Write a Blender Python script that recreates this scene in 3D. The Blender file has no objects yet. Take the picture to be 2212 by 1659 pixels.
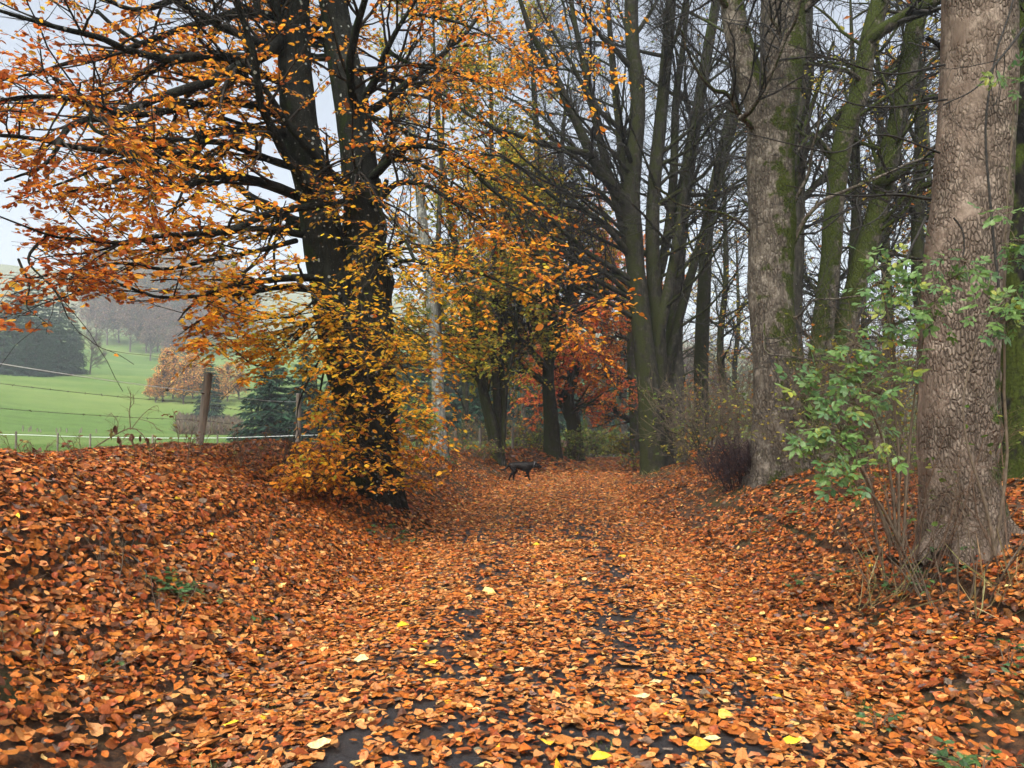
import bpy, math, random
import numpy as np
from mathutils import Vector, Matrix

random.seed(5)
rng = np.random.default_rng(7)
scene = bpy.context.scene
col = scene.collection

# ---------------------------------------------------------------- camera
CAM_H, PITCH, FPX = 1.4, math.radians(4.31), 1533.0
cam_data = bpy.data.cameras.new('camera')
cam = bpy.data.objects.new('camera', cam_data)
col.objects.link(cam)
cam.location = (0, 0, CAM_H)
cam.rotation_euler = (math.radians(90) + PITCH, 0, 0)
cam_data.sensor_width = 36
cam_data.lens = FPX * 36 / 2212
cam_data.clip_start, cam_data.clip_end = 0.05, 3000
scene.camera = cam

# ---------------------------------------------------------------- sky, sun, exposure (overcast)
HAZE_D = .00065
SUN_EL, SUN_AZ = math.radians(52), math.radians(200)
world = bpy.data.worlds.new("World")
scene.world = world
world.use_nodes = True
wn, wl = world.node_tree.nodes, world.node_tree.links
wn.clear()
sky = wn.new('ShaderNodeTexSky')
sky.sky_type = 'NISHITA'
sky.sun_disc = False
sky.sun_elevation, sky.sun_rotation = SUN_EL, SUN_AZ
sky.air_density, sky.dust_density, sky.ozone_density = 1.0, 6.0, 1.0
hsv = wn.new('ShaderNodeHueSaturation')          # a cloud deck takes the blue out of the sky
hsv.inputs['Saturation'].default_value = 0.46
bg = wn.new('ShaderNodeBackground')
bg.inputs['Strength'].default_value = 0.12
wo = wn.new('ShaderNodeOutputWorld')
wl.new(sky.outputs[0], hsv.inputs['Color'])
wl.new(hsv.outputs[0], bg.inputs['Color'])
wl.new(bg.outputs[0], wo.inputs['Surface'])

sun_data = bpy.data.lights.new('sun', 'SUN')
sun_data.energy, sun_data.angle, sun_data.color = 1.5, math.radians(50), (1.0, 0.97, 0.92)
sun = bpy.data.objects.new('sun', sun_data)
col.objects.link(sun)
sd = Vector((math.sin(SUN_AZ) * math.cos(SUN_EL), math.cos(SUN_AZ) * math.cos(SUN_EL), math.sin(SUN_EL)))
sun.rotation_euler = sd.to_track_quat('Z', 'Y').to_euler()
sun.location = (0, 0, 60)

scene.view_settings.view_transform = 'Standard'
scene.view_settings.look = 'None'
scene.view_settings.gamma = 1
scene.view_settings.use_curve_mapping = False
scene.view_settings.exposure = 1.35
cy = scene.cycles
cy.max_bounces, cy.diffuse_bounces, cy.glossy_bounces, cy.transmission_bounces = 6, 4, 2, 4
cy.volume_bounces, cy.transparent_max_bounces = 1, 6
cy.use_denoising = True
cy.denoising_prefilter = 'FAST'

# ---------------------------------------------------------------- helpers: pixels, noise, meshes
CP, SP = math.cos(PITCH), math.sin(PITCH)

def at(px, py, d):
    """World point seen at that place of the photograph, d metres ahead of the camera."""
    cx, cyy = (px - 1106) / FPX, -(py - 829.5) / FPX
    y, z = CP - SP * cyy, SP + CP * cyy
    k = d / y
    return np.array((cx * k, d, CAM_H + z * k))

def px_of(P):
    X, Y, Z = P[:, 0], P[:, 1], P[:, 2] - CAM_H
    dep = np.maximum(Y * CP + Z * SP, .01)
    up = -Y * SP + Z * CP
    return 1106 + X / dep * FPX, 829.5 - up / dep * FPX, dep

def _h(i, j, k):
    n = (i.astype(np.int64) * 374761393 + j.astype(np.int64) * 668265263 + k.astype(np.int64) * 1442695041) & 0xffffffff
    n = ((n ^ (n >> 13)) * 1274126177) & 0xffffffff
    return ((n ^ (n >> 16)) & 0xffff) / 32767.5 - 1

def vnoise(P):
    P = np.asarray(P, float)
    I = np.floor(P)
    f = P - I
    f = f * f * (3 - 2 * f)
    i, j, k = I[..., 0], I[..., 1], I[..., 2]
    x, y, z = f[..., 0], f[..., 1], f[..., 2]
    r = 0
    for a in (0, 1):
        for b in (0, 1):
            for c in (0, 1):
                w = (x if a else 1 - x) * (y if b else 1 - y) * (z if c else 1 - z)
                r = r + w * _h(i + a, j + b, k + c)
    return r

def fbm(P, o=3):
    P = np.asarray(P, float)
    s, a = 0, 1
    for q in range(o):
        s = s + a * vnoise(P + 17.3 * q)
        P, a = P * 2.03, a * .5
    return s

def sstep(t):
    t = np.clip(t, 0, 1)
    return t * t * (3 - 2 * t)

def nrm(v):
    return v / np.maximum(np.linalg.norm(v, axis=-1, keepdims=True), 1e-9)

BASE = {}
def tag(o, label=None, cat=None, group=None, kind=None):
    if label: o['label'] = label
    if cat: o['category'] = cat
    if group: o['group'] = group
    if kind: o['kind'] = kind
    return o

def thing(name, label, cat, loc, group=None):
    o = bpy.data.objects.new(name, None)
    o.empty_display_size = .2
    o.location = [float(c) for c in loc]
    col.objects.link(o)
    BASE[o.name] = np.array(loc, float)
    return tag(o, label, cat, group)

def raw_mesh(name, V, F, mat, C=None, UV=None, smooth=True):
    """F: list of (M,3) / (M,4) index arrays."""
    me = bpy.data.meshes.new(name)
    V = np.asarray(V, np.float32)
    F = [np.asarray(f, np.int32) for f in (F if isinstance(F, list) else [F])]
    me.vertices.add(len(V))
    me.vertices.foreach_set('co', V.ravel())
    tot = np.concatenate([np.full(len(f), f.shape[1], np.int32) for f in F])
    idx = np.concatenate([f.ravel() for f in F])
    me.loops.add(len(idx))
    me.loops.foreach_set('vertex_index', idx)
    me.polygons.add(len(tot))
    me.polygons.foreach_set('loop_start', np.concatenate(([0], np.cumsum(tot)[:-1])).astype(np.int32))
    me.polygons.foreach_set('loop_total', tot)
    me.polygons.foreach_set('use_smooth', np.full(len(tot), smooth))
    if C is not None:
        ca = me.color_attributes.new('col', 'FLOAT_COLOR', 'POINT')
        cc = np.ones((len(V), 4), np.float32)
        cc[:, :3] = C
        ca.data.foreach_set('color', cc.ravel())
    if UV is not None:
        uv = me.uv_layers.new(name='UVMap')
        uv.data.foreach_set('uv', np.asarray(UV, np.float32)[idx].ravel())
    me.update()
    me.validate()
    if mat: me.materials.append(mat)
    return me

def part(name, V, F, mat, parent=None, C=None, UV=None, smooth=True, kind=None, origin=None):
    """One mesh object; V in world coordinates."""
    V = np.asarray(V, float)
    if parent is not None:
        o0 = BASE[parent.name]
    else:
        o0 = np.zeros(3) if origin is None else np.array(origin, float)
    me = raw_mesh(name, V - o0, F, mat, C, UV, smooth)
    o = bpy.data.objects.new(name, me)
    col.objects.link(o)
    if parent is not None:
        o.parent = parent
    else:
        o.location = [float(c) for c in o0]
    BASE[o.name] = o0
    if kind: o['kind'] = kind
    return o

def kids(o):
    return [c for c in bpy.data.objects if c.parent == o]

KIDS = {}
def copy_tree(o, loc, rz, sc, label=None):
    """A copy of a thing with copies of its parts (mesh data shared)."""
    if o.name not in KIDS:
        KIDS[o.name] = kids(o)
    c = o.copy()
    col.objects.link(c)
    c.location = [float(v) for v in loc]
    c.rotation_euler = (0, 0, rz)
    c.scale = (sc, sc, sc)
    if label: c['label'] = label
    for k in KIDS[o.name]:
        q = k.copy()
        col.objects.link(q)
        q.parent = c
    return c

# ---------------------------------------------------------------- helpers: wood
def resample(pts, n):
    pts = np.asarray(pts, float)
    if len(pts) > 2:                       # Catmull-Rom
        p = np.vstack((2 * pts[0] - pts[1], pts, 2 * pts[-1] - pts[-2]))
        out = []
        for i in range(1, len(p) - 2):
            t = np.linspace(0, 1, 12, endpoint=False)[:, None]
            a, b, c, d = p[i - 1], p[i], p[i + 1], p[i + 2]
            out.append(.5 * (2 * b + (c - a) * t + (2 * a - 5 * b + 4 * c - d) * t ** 2 + (3 * b - a - 3 * c + d) * t ** 3))
        pts = np.vstack(out + [pts[-1:]])
    s = np.concatenate(([0], np.cumsum(np.linalg.norm(np.diff(pts, axis=0), axis=1))))
    q = np.linspace(0, s[-1], n)
    return np.stack([np.interp(q, s, pts[:, k]) for k in range(pts.shape[1])], 1)

def tubes(P, R, sides):
    B, n, _ = P.shape
    T = nrm(np.gradient(P, axis=1))
    m = nrm(P[:, -1] - P[:, 0])
    ref = np.where(np.abs(m[:, 2:3]) < .75, np.array([[0., 0, 1]]), np.array([[.94, .34, 0]]))[:, None, :]
    N = nrm(np.cross(T, np.broadcast_to(ref, T.shape)))
    Bn = np.cross(T, N)
    a = np.arange(sides) / sides * 2 * np.pi
    V = P[:, :, None, :] + R[:, :, None, None] * (np.cos(a)[None, None, :, None] * N[:, :, None, :] + np.sin(a)[None, None, :, None] * Bn[:, :, None, :])
    V = V.reshape(-1, 3)
    b = np.arange(B)[:, None, None] * n * sides
    i = np.arange(n - 1)[None, :, None] * sides
    k = np.arange(sides)[None, None, :]
    k2 = (k + 1) % sides
    F = np.stack([b + i + k, b + i + k2, b + i + sides + k2, b + i + sides + k], -1).reshape(-1, 4)
    return V, F

class Wood:
    def __init__(self): self.V, self.F, self.n = [], [], 0
    def add(self, P, R, sides=3):
        P, R = np.asarray(P, float), np.asarray(R, float)
        if P.ndim == 2: P, R = P[None], R[None]
        if len(P) == 0: return self
        V, F = tubes(P, R, sides)
        self.V.append(V); self.F.append(F + self.n); self.n += len(V)
        return self
    def build(self, name, mat, parent=None, kind=None, origin=None):
        return part(name, np.concatenate(self.V), np.concatenate(self.F), mat, parent, kind=kind, origin=origin)

def trunk_part(name, P, R, sides, mat, parent, flare=0., flh=.6, nflute=5, bump=.03, freq=2.2, seed=0, fine=0., knots=()):
    """A trunk with root flare, flutes and uneven bark."""
    P, R = np.asarray(P, float), np.asarray(R, float)
    V, F = tubes(P[None], R[None], sides)
    n = len(P)
    V = V.reshape(n, sides, 3)
    a = (np.arange(sides) / sides * 2 * np.pi)[None, :]
    h = np.linalg.norm(P - P[0], axis=1)[:, None]
    k = 1 + flare * np.exp(-h / flh) * (1 + .45 * np.sin(nflute * a + seed + .7 * np.sin(2 * a + seed)))
    q = V * np.array([freq, freq, freq * .45]) + seed * 7.1
    k = k + bump / .1 * .25 * fbm(q, 3)
    if fine:
        g = V * np.array([14, 14, 5.]) + seed * 3.7
        k = k + fine * (np.abs(vnoise(g)) ** .6 - .5) + fine * .6 * (np.abs(vnoise(g * 2.3)) ** .6 - .5)
    for (hh, aa, amp, wd) in knots:
        da = np.angle(np.exp(1j * (a - aa)))
        dd = np.sqrt((da * R.mean() / wd) ** 2 + ((h - hh) / wd) ** 2)
        k = k + amp * np.exp(-dd ** 2) - amp * .9 * np.exp(-(dd * 2.2) ** 2)
    V = P[:, None, :] + (V - P[:, None, :]) * k[..., None]
    return part(name, V.reshape(-1, 3), F, mat, parent)

def children(P, R, per, t0=.2, t1=.98, ang=50, ang_j=14, L=1., Lt=.5, m=6, wig=.12, up=0., rr=.5, rmin=.002, flat=0., end=.35, bias=None, g=None):
    g = g or rng
    B, n, _ = P.shape
    b = np.repeat(np.arange(B), per)
    C = len(b)
    t = g.uniform(t0, t1, C)
    x = t * (n - 1)
    i = np.minimum(x.astype(int), n - 2)
    f = (x - i)[:, None]
    pos = P[b, i] * (1 - f) + P[b, i + 1] * f
    r = R[b, i] * (1 - f[:, 0]) + R[b, i + 1] * f[:, 0]
    T = nrm(P[b, i + 1] - P[b, i])
    u = np.cross(T, np.array([0, 0, 1.]))
    u = np.where(np.linalg.norm(u, axis=1, keepdims=True) < .05, np.array([[1., 0, 0]]), u)
    u = nrm(u)
    v = np.cross(u, T)
    az = g.uniform(0, 2 * np.pi, C)
    if flat:
        az = np.where(g.random(C) < .5, 0, np.pi) + g.normal(0, (1 - flat) * 1.3, C)
    A = np.radians(np.clip(g.normal(ang, ang_j, C), 8, 110))[:, None]
    d = np.cos(A) * T + np.sin(A) * (np.cos(az)[:, None] * u + np.sin(az)[:, None] * v)
    if bias is not None:
        d = nrm(d + np.asarray(bias))
    ln = L * (1 - Lt * t) * g.uniform(.55, 1.25, C)
    out = np.empty((C, m, 3))
    out[:, 0] = pos
    st = (ln / (m - 1))[:, None]
    for k in range(1, m):
        d = d + g.normal(0, wig, (C, 3))
        d[:, 2] += up
        d = nrm(d)
        out[:, k] = out[:, k - 1] + d * st
    r0 = np.maximum(r * rr, rmin)
    R2 = np.maximum(r0[:, None] * np.linspace(1, end, m)[None], rmin * .6)
    return out, R2

# ---------------------------------------------------------------- helpers: leaves
def _leaf_hi():
    rows = [(.16, .30), (.42, .5), (.68, .44), (.87, .22)]
    v = [(0, 0)]
    for t, w in rows: v += [(-w, t), (0, t), (w, t)]
    v.append((0, 1))
    f = [(0, 2, 1), (0, 3, 2)]
    for r in range(3):
        a = 1 + 3 * r
        for q in (0, 1): f += [(a + q, a + q + 1, a + q + 4), (a + q, a + q + 4, a + q + 3)]
    f += [(10, 11, 13), (11, 12, 13)]
    return np.array(v, float), np.array(f)
T_HI = _leaf_hi()
T_MED = (np.array([(0, 0), (-.42, .3), (0, .3), (.42, .3), (-.43, .68), (0, .68), (.43, .68), (0, 1)], float), np.array([(0, 2, 1), (0, 3, 2), (1, 2, 5), (1, 5, 4), (2, 3, 6), (2, 6, 5), (4, 5, 7), (5, 6, 7)]))
T_MID = (np.array([(0, 0), (-.43, .3), (.43, .3), (-.4, .7), (.4, .7), (0, 1)], float), np.array([(0, 2, 1), (1, 2, 4), (1, 4, 3), (3, 4, 5)]))
T_LO = (np.array([(0, 0), (.45, .5), (0, 1), (-.45, .5)], float), np.array([(0, 1, 2), (0, 2, 3)]))

def leaf_geo(pos, D, Nn, size, C, tmpl, ratio=.62, curl=.0, fold=.0, wave=.0, g=None):
    """One leaf per row: base at pos, along D, facing Nn."""
    g = g or rng
    tv, tf = tmpl
    M, K = len(pos), len(tv)
    D = nrm(D)
    S = nrm(np.cross(D, Nn))
    Nn = np.cross(S, D)
    rt = ratio * g.uniform(.8, 1.2, M)
    x = tv[None, :, 0] * rt[:, None]
    y = np.repeat(tv[None, :, 1], M, 0)
    if wave:
        x = x * g.uniform(1 - wave * 1.2, 1 + wave * .6, (M, K))
        y = y + g.uniform(-1, 1, (M, K)) * wave * .14
    cu = g.normal(0, 1, (M, 1)) * curl
    fo = g.normal(.35, .8, (M, 1)) * fold
    cs = g.normal(0, 1, (M, 1)) * curl
    z = cu * (y - .5) ** 2 * 1.6 + fo * np.abs(x) + cs * x * (y - .4)
    if wave:
        z = z + g.normal(0, 1, (M, K)) * wave * .16 * (np.abs(x) > .05)
    s = size[:, None, None]
    V = pos[:, None, :] + s * (x[..., None] * S[:, None] + y[..., None] * D[:, None] + z[..., None] * Nn[:, None])
    F = (tf[None] + (np.arange(M) * K)[:, None, None]).reshape(-1, 3)
    CC = np.repeat(C[:, None, :], K, 1).reshape(-1, 3)
    UV = np.repeat(np.stack((tv[:, 0] + .5, tv[:, 1]), 1)[None], M, 0).reshape(-1, 2)
    return V.reshape(-1, 3), F, CC, UV

class Leaves:
    def __init__(self): self.a, self.n = [], 0
    def add(self, V, F, C, UV):
        self.a.append((V, F + self.n, C, UV)); self.n += len(V)
    def build(self, name, mat, parent=None, kind='stuff', origin=None):
        V, F, C, UV = [np.concatenate([q[i] for q in self.a]) for i in range(4)]
        return part(name, V, F, mat, parent, C, UV, kind=kind, origin=origin, smooth=False)

def pal(cols, w, n, jit=.18, g=None):
    g = g or rng
    cols = np.array(cols)
    w = np.array(w, float)
    i = g.choice(len(cols), n, p=w / w.sum())
    c = cols[i] * np.exp(g.normal(0, jit, (n, 1))) * np.exp(g.normal(0, jit * .35, (n, 3)))
    return np.clip(c, .004, .9)

def leaves_on(P, per, t0=.1, droop=.15, spread=55, tilt=.45, g=None):
    g = g or rng
    B, n, _ = P.shape
    b = np.repeat(np.arange(B), per)
    C = len(b)
    t = g.uniform(t0, 1, C)
    x = t * (n - 1)
    i = np.minimum(x.astype(int), n - 2)
    f = (x - i)[:, None]
    pos = P[b, i] * (1 - f) + P[b, i + 1] * f
    T = nrm(P[b, i + 1] - P[b, i])
    u = nrm(np.cross(T, np.array([0, 0, 1.])) + 1e-6)
    s = np.where(g.random(C) < .5, 1, -1)[:, None]
    A = np.radians(g.normal(spread, 18, C))[:, None]
    D = np.cos(A) * T + np.sin(A) * s * u
    D[:, 2] -= droop + g.normal(0, .2, C)
    Nn = np.array([[0, 0, 1.]]) + g.normal(0, tilt, (C, 3))
    return pos, nrm(D), Nn

def leaf_frame(D, Nn):
    D = nrm(D); S = nrm(np.cross(D, Nn)); N = np.cross(S, D)
    return S, D, N

def leaf_objects(name, idx, pos, D, Nn, size, variants, parent=None):
    """Single leaves as objects of their own, sharing a few meshes."""
    S, Dn, N = leaf_frame(D, Nn)
    o0 = BASE[parent.name] if parent is not None else np.zeros(3)
    out = []
    for q, i in enumerate(idx):
        o = bpy.data.objects.new(name, variants[int(rng.integers(len(variants)))])
        col.objects.link(o)
        p = pos[i] - o0
        s = float(size[i])
        m = Matrix(((S[i][0] * s, Dn[i][0] * s, N[i][0] * s, p[0]), (S[i][1] * s, Dn[i][1] * s, N[i][1] * s, p[1]), (S[i][2] * s, Dn[i][2] * s, N[i][2] * s, p[2]), (0, 0, 0, 1)))
        if parent is not None:
            o.parent = parent
        o.matrix_basis = m
        out.append(o)
    return out

def leaf_variants(name, cols, mat, ratio=.62, curl=.25, fold=.25, wave=.5):
    vs = []
    for c in cols:
        V, F, C, UV = leaf_geo(np.zeros((1, 3)), np.array([[0, 1., 0]]), np.array([[0, 0, 1.]]), np.ones(1), np.array([c]), T_HI, ratio, curl, fold, wave)
        vs.append(raw_mesh(name, V, F, mat, C, UV, smooth=False))
    return vs

# ---------------------------------------------------------------- materials
def mat_new(name):
    m = bpy.data.materials.new(name)
    m.use_nodes = True
    nt = m.node_tree
    nt.nodes.clear()
    out = nt.nodes.new('ShaderNodeOutputMaterial')
    return m, nt, out

def nd(nt, t, **kw):
    n = nt.nodes.new(t)
    for k, v in kw.items():
        if k.startswith('i_'):
            n.inputs[k[2:].replace('_', ' ')].default_value = v
        else:
            setattr(n, k, v)
    return n

def ramp(nt, fac, stops):
    r = nt.nodes.new('ShaderNodeValToRGB')
    e = r.color_ramp.elements
    while len(e) > len(stops): e.remove(e[-1])
    while len(e) < len(stops): e.new(.5)
    for q, (p, c) in zip(e, stops):
        q.position = p
        q.color = (*c, 1) if len(c) == 3 else c
    nt.links.new(fac, r.inputs[0])
    return r.outputs[0]

def mixc(nt, fac, a, b):
    m = nt.nodes.new('ShaderNodeMix')
    m.data_type = 'RGBA'
    for s, v in ((0, fac), (6, a), (7, b)):
        if hasattr(v, 'is_output'): nt.links.new(v, m.inputs[s])
        else: m.inputs[s].default_value = v if s == 0 else (*v, 1)
    return m.outputs[2]

def math_(nt, op, a, b=0., clamp=False):
    m = nt.nodes.new('ShaderNodeMath')
    m.operation, m.use_clamp = op, clamp
    for s, v in ((0, a), (1, b)):
        if hasattr(v, 'is_output'): nt.links.new(v, m.inputs[s])
        else: m.inputs[s].default_value = v
    return m.outputs[0]

def coords(nt, scale=(1, 1, 1)):
    tc = nd(nt, 'ShaderNodeTexCoord')
    mp = nd(nt, 'ShaderNodeMapping')
    mp.inputs['Scale'].default_value = scale
    nt.links.new(tc.outputs['Object'], mp.inputs[0])
    return mp.outputs[0]

def noise(nt, vec, scale, detail=4, rough=.6):
    n = nd(nt, 'ShaderNodeTexNoise', i_Scale=scale, i_Detail=detail, i_Roughness=rough)
    nt.links.new(vec, n.inputs['Vector'])
    return n.outputs[0]

def finish(nt, out, color, rough=.8, bump=None, strength=.4, dist=.02, spec=.3):
    p = nd(nt, 'ShaderNodeBsdfPrincipled')
    p.inputs['Roughness'].default_value = rough
    p.inputs['Specular IOR Level'].default_value = spec
    if hasattr(color, 'is_output'): nt.links.new(color, p.inputs['Base Color'])
    else: p.inputs['Base Color'].default_value = (*color, 1)
    if bump is not None:
        b = nd(nt, 'ShaderNodeBump', i_Strength=strength, i_Distance=dist)
        nt.links.new(bump, b.inputs['Height'])
        nt.links.new(b.outputs[0], p.inputs['Normal'])
    nt.links.new(p.outputs[0], out.inputs[0])
    return p

def bark(name, dark, light, moss=0., mossc=(.045, .06, .012), lichen=0., crack=0., cs=20., mside=(-1, 0, .3), ls=16., rough=.85, plates=None):
    m, nt, out = mat_new(name)
    v = coords(nt)
    vz = coords(nt, (1, 1, .38))
    n1 = noise(nt, vz, 9, 6, .65)
    n2 = noise(nt, v, 2.3, 4, .6)
    c = ramp(nt, n1, [(.3, dark), (.7, light)])
    c = mixc(nt, math_(nt, 'MULTIPLY', n2, .8), c, tuple(.6 * q for q in dark))
    st = noise(nt, coords(nt, (1, 1, .1)), 16, 5, .7)
    c = mixc(nt, ramp(nt, st, [(.42, (0, 0, 0)), (.64, (.75, .75, .75))]), c, tuple(.5 * q for q in dark))
    n4 = noise(nt, v, 5.5, 6, .7)
    c = mixc(nt, ramp(nt, n4, [(.52, (0, 0, 0)), (.66, (.55, .55, .55))]), c, tuple(1.35 * q for q in light))
    h = math_(nt, 'ADD', n1, math_(nt, 'MULTIPLY', st, .8))
    if crack:
        vo = nd(nt, 'ShaderNodeTexVoronoi', feature='DISTANCE_TO_EDGE', i_Scale=cs)
        vd = nd(nt, 'ShaderNodeVectorMath', operation='ADD')
        nz = nd(nt, 'ShaderNodeTexNoise', i_Scale=14., i_Detail=3.)
        nt.links.new(vz, nz.inputs['Vector'])
        sc = nd(nt, 'ShaderNodeVectorMath', operation='SCALE')
        sc.inputs['Scale'].default_value = .035
        nt.links.new(nz.outputs['Color'], sc.inputs[0])
        nt.links.new(vz, vd.inputs[0]); nt.links.new(sc.outputs[0], vd.inputs[1])
        nt.links.new(vd.outputs[0], vo.inputs['Vector'])
        e = ramp(nt, vo.outputs['Distance'], [(0, (0, 0, 0)), (.22, (1, 1, 1))])
        pf = n2
        if plates:                        # scaly plates on one side of the trunk, smoother brown bark on the other
            ge0 = nd(nt, 'ShaderNodeNewGeometry')
            dp0 = nd(nt, 'ShaderNodeVectorMath', operation='DOT_PRODUCT')
            dp0.inputs[1].default_value = Vector(plates).normalized()
            nt.links.new(ge0.outputs['Normal'], dp0.inputs[0])
            pf = math_(nt, 'ADD', n2, math_(nt, 'MULTIPLY', dp0.outputs['Value'], .09))
            c = mixc(nt, ramp(nt, pf, [(.36, (.4, .4, .4)), (.56, (0, 0, 0))]), c, (.15, .105, .078))
        patch = ramp(nt, pf, [(.34, (0, 0, 0)), (.5, (1, 1, 1))])      # plates on some of the trunk only
        amt = math_(nt, 'MULTIPLY', patch, crack)
        k = math_(nt, 'MULTIPLY', math_(nt, 'SUBTRACT', 1., e), amt)
        c = mixc(nt, k, c, tuple(.4 * q for q in dark))
        h = math_(nt, 'SUBTRACT', math_(nt, 'MULTIPLY', n1, .6), math_(nt, 'MULTIPLY', k, 1.0))
    if lichen:
        vl = nd(nt, 'ShaderNodeTexVoronoi', i_Scale=ls, i_Randomness=1.)
        nt.links.new(v, vl.inputs['Vector'])
        rnd = nd(nt, 'ShaderNodeSeparateColor')
        nt.links.new(vl.outputs['Color'], rnd.inputs[0])
        rad = math_(nt, 'MULTIPLY', math_(nt, 'POWER', rnd.outputs[0], 1.9), .42 * lichen)
        sp = math_(nt, 'LESS_THAN', math_(nt, 'ADD', vl.outputs['Distance'], math_(nt, 'MULTIPLY', n1, .12)), math_(nt, 'ADD', rad, .05))
        c = mixc(nt, math_(nt, 'MULTIPLY', sp, .75), c, (.36, .37, .34))
        vl2 = nd(nt, 'ShaderNodeTexVoronoi', i_Scale=ls * 3.1)
        nt.links.new(v, vl2.inputs['Vector'])
        sp2 = math_(nt, 'LESS_THAN', vl2.outputs['Distance'], .13 * lichen)
        c = mixc(nt, math_(nt, 'MULTIPLY', sp2, .6), c, (.30, .31, .28))
    if moss:
        ge = nd(nt, 'ShaderNodeNewGeometry')
        dt = nd(nt, 'ShaderNodeVectorMath', operation='DOT_PRODUCT')
        dt.inputs[1].default_value = Vector(mside).normalized()
        nt.links.new(ge.outputs['Normal'], dt.inputs[0])
        n3 = noise(nt, v, 3.2, 7, .7)
        s = math_(nt, 'ADD', math_(nt, 'MULTIPLY', dt.outputs['Value'], .16), n3)
        mk = ramp(nt, s, [(.62 - .24 * moss, (0, 0, 0)), (.70 - .24 * moss, (1, 1, 1))])
        mc = ramp(nt, noise(nt, v, 40, 4), [(.3, tuple(.5 * q for q in mossc)), (.7, tuple(1.35 * q for q in mossc))])
        c = mixc(nt, mk, c, mc)
    finish(nt, out, c, rough, h, .9, .03, .1)
    return m

def leaf_mat(name, trans=.4, rough=.5, vein=.35, spec=.4, trgain=1.15):
    m, nt, out = mat_new(name)
    a = nd(nt, 'ShaderNodeAttribute', attribute_name='col')
    c = a.outputs['Color']
    bump = None
    tc = nd(nt, 'ShaderNodeTexCoord')
    if vein:
        uv = nd(nt, 'ShaderNodeSeparateXYZ')
        nt.links.new(tc.outputs['UV'], uv.inputs[0])
        ax = math_(nt, 'ABSOLUTE', math_(nt, 'SUBTRACT', uv.outputs[0], .5))
        s = math_(nt, 'FRACT', math_(nt, 'MULTIPLY', math_(nt, 'SUBTRACT', uv.outputs[1], math_(nt, 'MULTIPLY', ax, .7)), 8.))
        ln = math_(nt, 'GREATER_THAN', s, .82)
        mid = math_(nt, 'LESS_THAN', ax, .025)
        k = math_(nt, 'MULTIPLY', math_(nt, 'MAXIMUM', ln, mid), vein)
        dk = nd(nt, 'ShaderNodeVectorMath', operation='SCALE')
        dk.inputs['Scale'].default_value = .62
        nt.links.new(c, dk.inputs[0])
        c = mixc(nt, k, c, dk.outputs[0])
        bump = s
    nz = nd(nt, 'ShaderNodeTexNoise', i_Scale=45., i_Detail=3.)
    nt.links.new(tc.outputs['Object'], nz.inputs['Vector'])
    bl = nd(nt, 'ShaderNodeVectorMath', operation='MULTIPLY')
    nt.links.new(c, bl.inputs[0])
    nt.links.new(ramp(nt, nz.outputs[0], [(.32, (.62, .55, .5)), (.55, (1.06, 1.06, 1.06))]), bl.inputs[1])
    c = bl.outputs[0]
    p = finish(nt, out, c, rough, bump, .25, .003, spec)
    if trans:
        t = nd(nt, 'ShaderNodeBsdfTranslucent')
        g = nd(nt, 'ShaderNodeVectorMath', operation='SCALE')
        g.inputs['Scale'].default_value = trgain
        nt.links.new(c, g.inputs[0]); nt.links.new(g.outputs[0], t.inputs[0])
        mx = nd(nt, 'ShaderNodeMixShader')
        mx.inputs[0].default_value = trans
        nt.links.new(p.outputs[0], mx.inputs[1]); nt.links.new(t.outputs[0], mx.inputs[2])
        nt.links.new(mx.outputs[0], out.inputs[0])
    return m

def plain(name, c, rough=.7, var=.3, scale=30., zs=1., metal=0., bump=.3):
    m, nt, out = mat_new(name)
    v = coords(nt, (1, 1, zs))
    n = noise(nt, v, scale, 5, .6)
    cc = ramp(nt, n, [(.3, tuple(q * (1 - var) for q in c)), (.7, tuple(q * (1 + var) for q in c))])
    p = finish(nt, out, cc, rough, n, bump, .01)
    p.inputs['Metallic'].default_value = metal
    return m

# ================================================================ MATERIALS IN USE
M_BEECH = bark('beech_bark', (.009, .010, .008), (.034, .035, .028), moss=.22, mossc=(.014, .022, .006), lichen=.8, ls=13.)
M_MAPLE = bark('maple_bark', (.125, .092, .068), (.36, .295, .235), moss=.12, mossc=(.05, .07, .015), crack=.55, cs=38., mside=(1, .2, 0), plates=(1, -.35, 0))
M_MAPLE2 = bark('mossy_maple_bark', (.08, .064, .048), (.27, .235, .19), moss=.56, mossc=(.038, .048, .008), lichen=.25, crack=.6, cs=22., mside=(1, .1, .2))
M_TWIN = bark('twin_maple_bark', (.055, .045, .034), (.22, .195, .16), moss=.62, mossc=(.034, .044, .008), lichen=.35, crack=.45, cs=18., mside=(-1, -.3, .2))
M_FAN = bark('green_bark', (.015, .014, .011), (.068, .062, .048), moss=.40, mossc=(.026, .030, .009), mside=(-.6, -.4, .4))
M_GREY = bark('grey_bark', (.035, .032, .026), (.12, .11, .09), moss=.3, lichen=.3, ls=12.)
M_PALE = bark('pale_lichen_bark', (.10, .10, .085), (.34, .34, .30), moss=.1, lichen=.9, ls=12.)
M_DARK = bark('dark_wet_bark', (.010, .010, .009), (.04, .036, .03), moss=.3)
M_TWIG = plain('twig_bark', (.020, .018, .015), .8, .4, 20)
M_TWIGB = plain('beech_twig_bark', (.022, .018, .014), .8, .4, 20)
M_SHRUB = plain('shrub_stem_bark', (.10, .075, .05), .8, .4, 20)
M_THORN = plain('thorn_stem', (.028, .014, .016), .8, .4, 25)
M_RUST = plain('withered_stem', (.11, .07, .045), .85, .4, 25)
M_FARTWIG = plain('far_twig_bark', (.10, .075, .07), .9, .3, .4)
M_WOODP = plain('weathered_post_wood', (.16, .135, .112), .85, .6, 14, .10, bump=.8)
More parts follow.
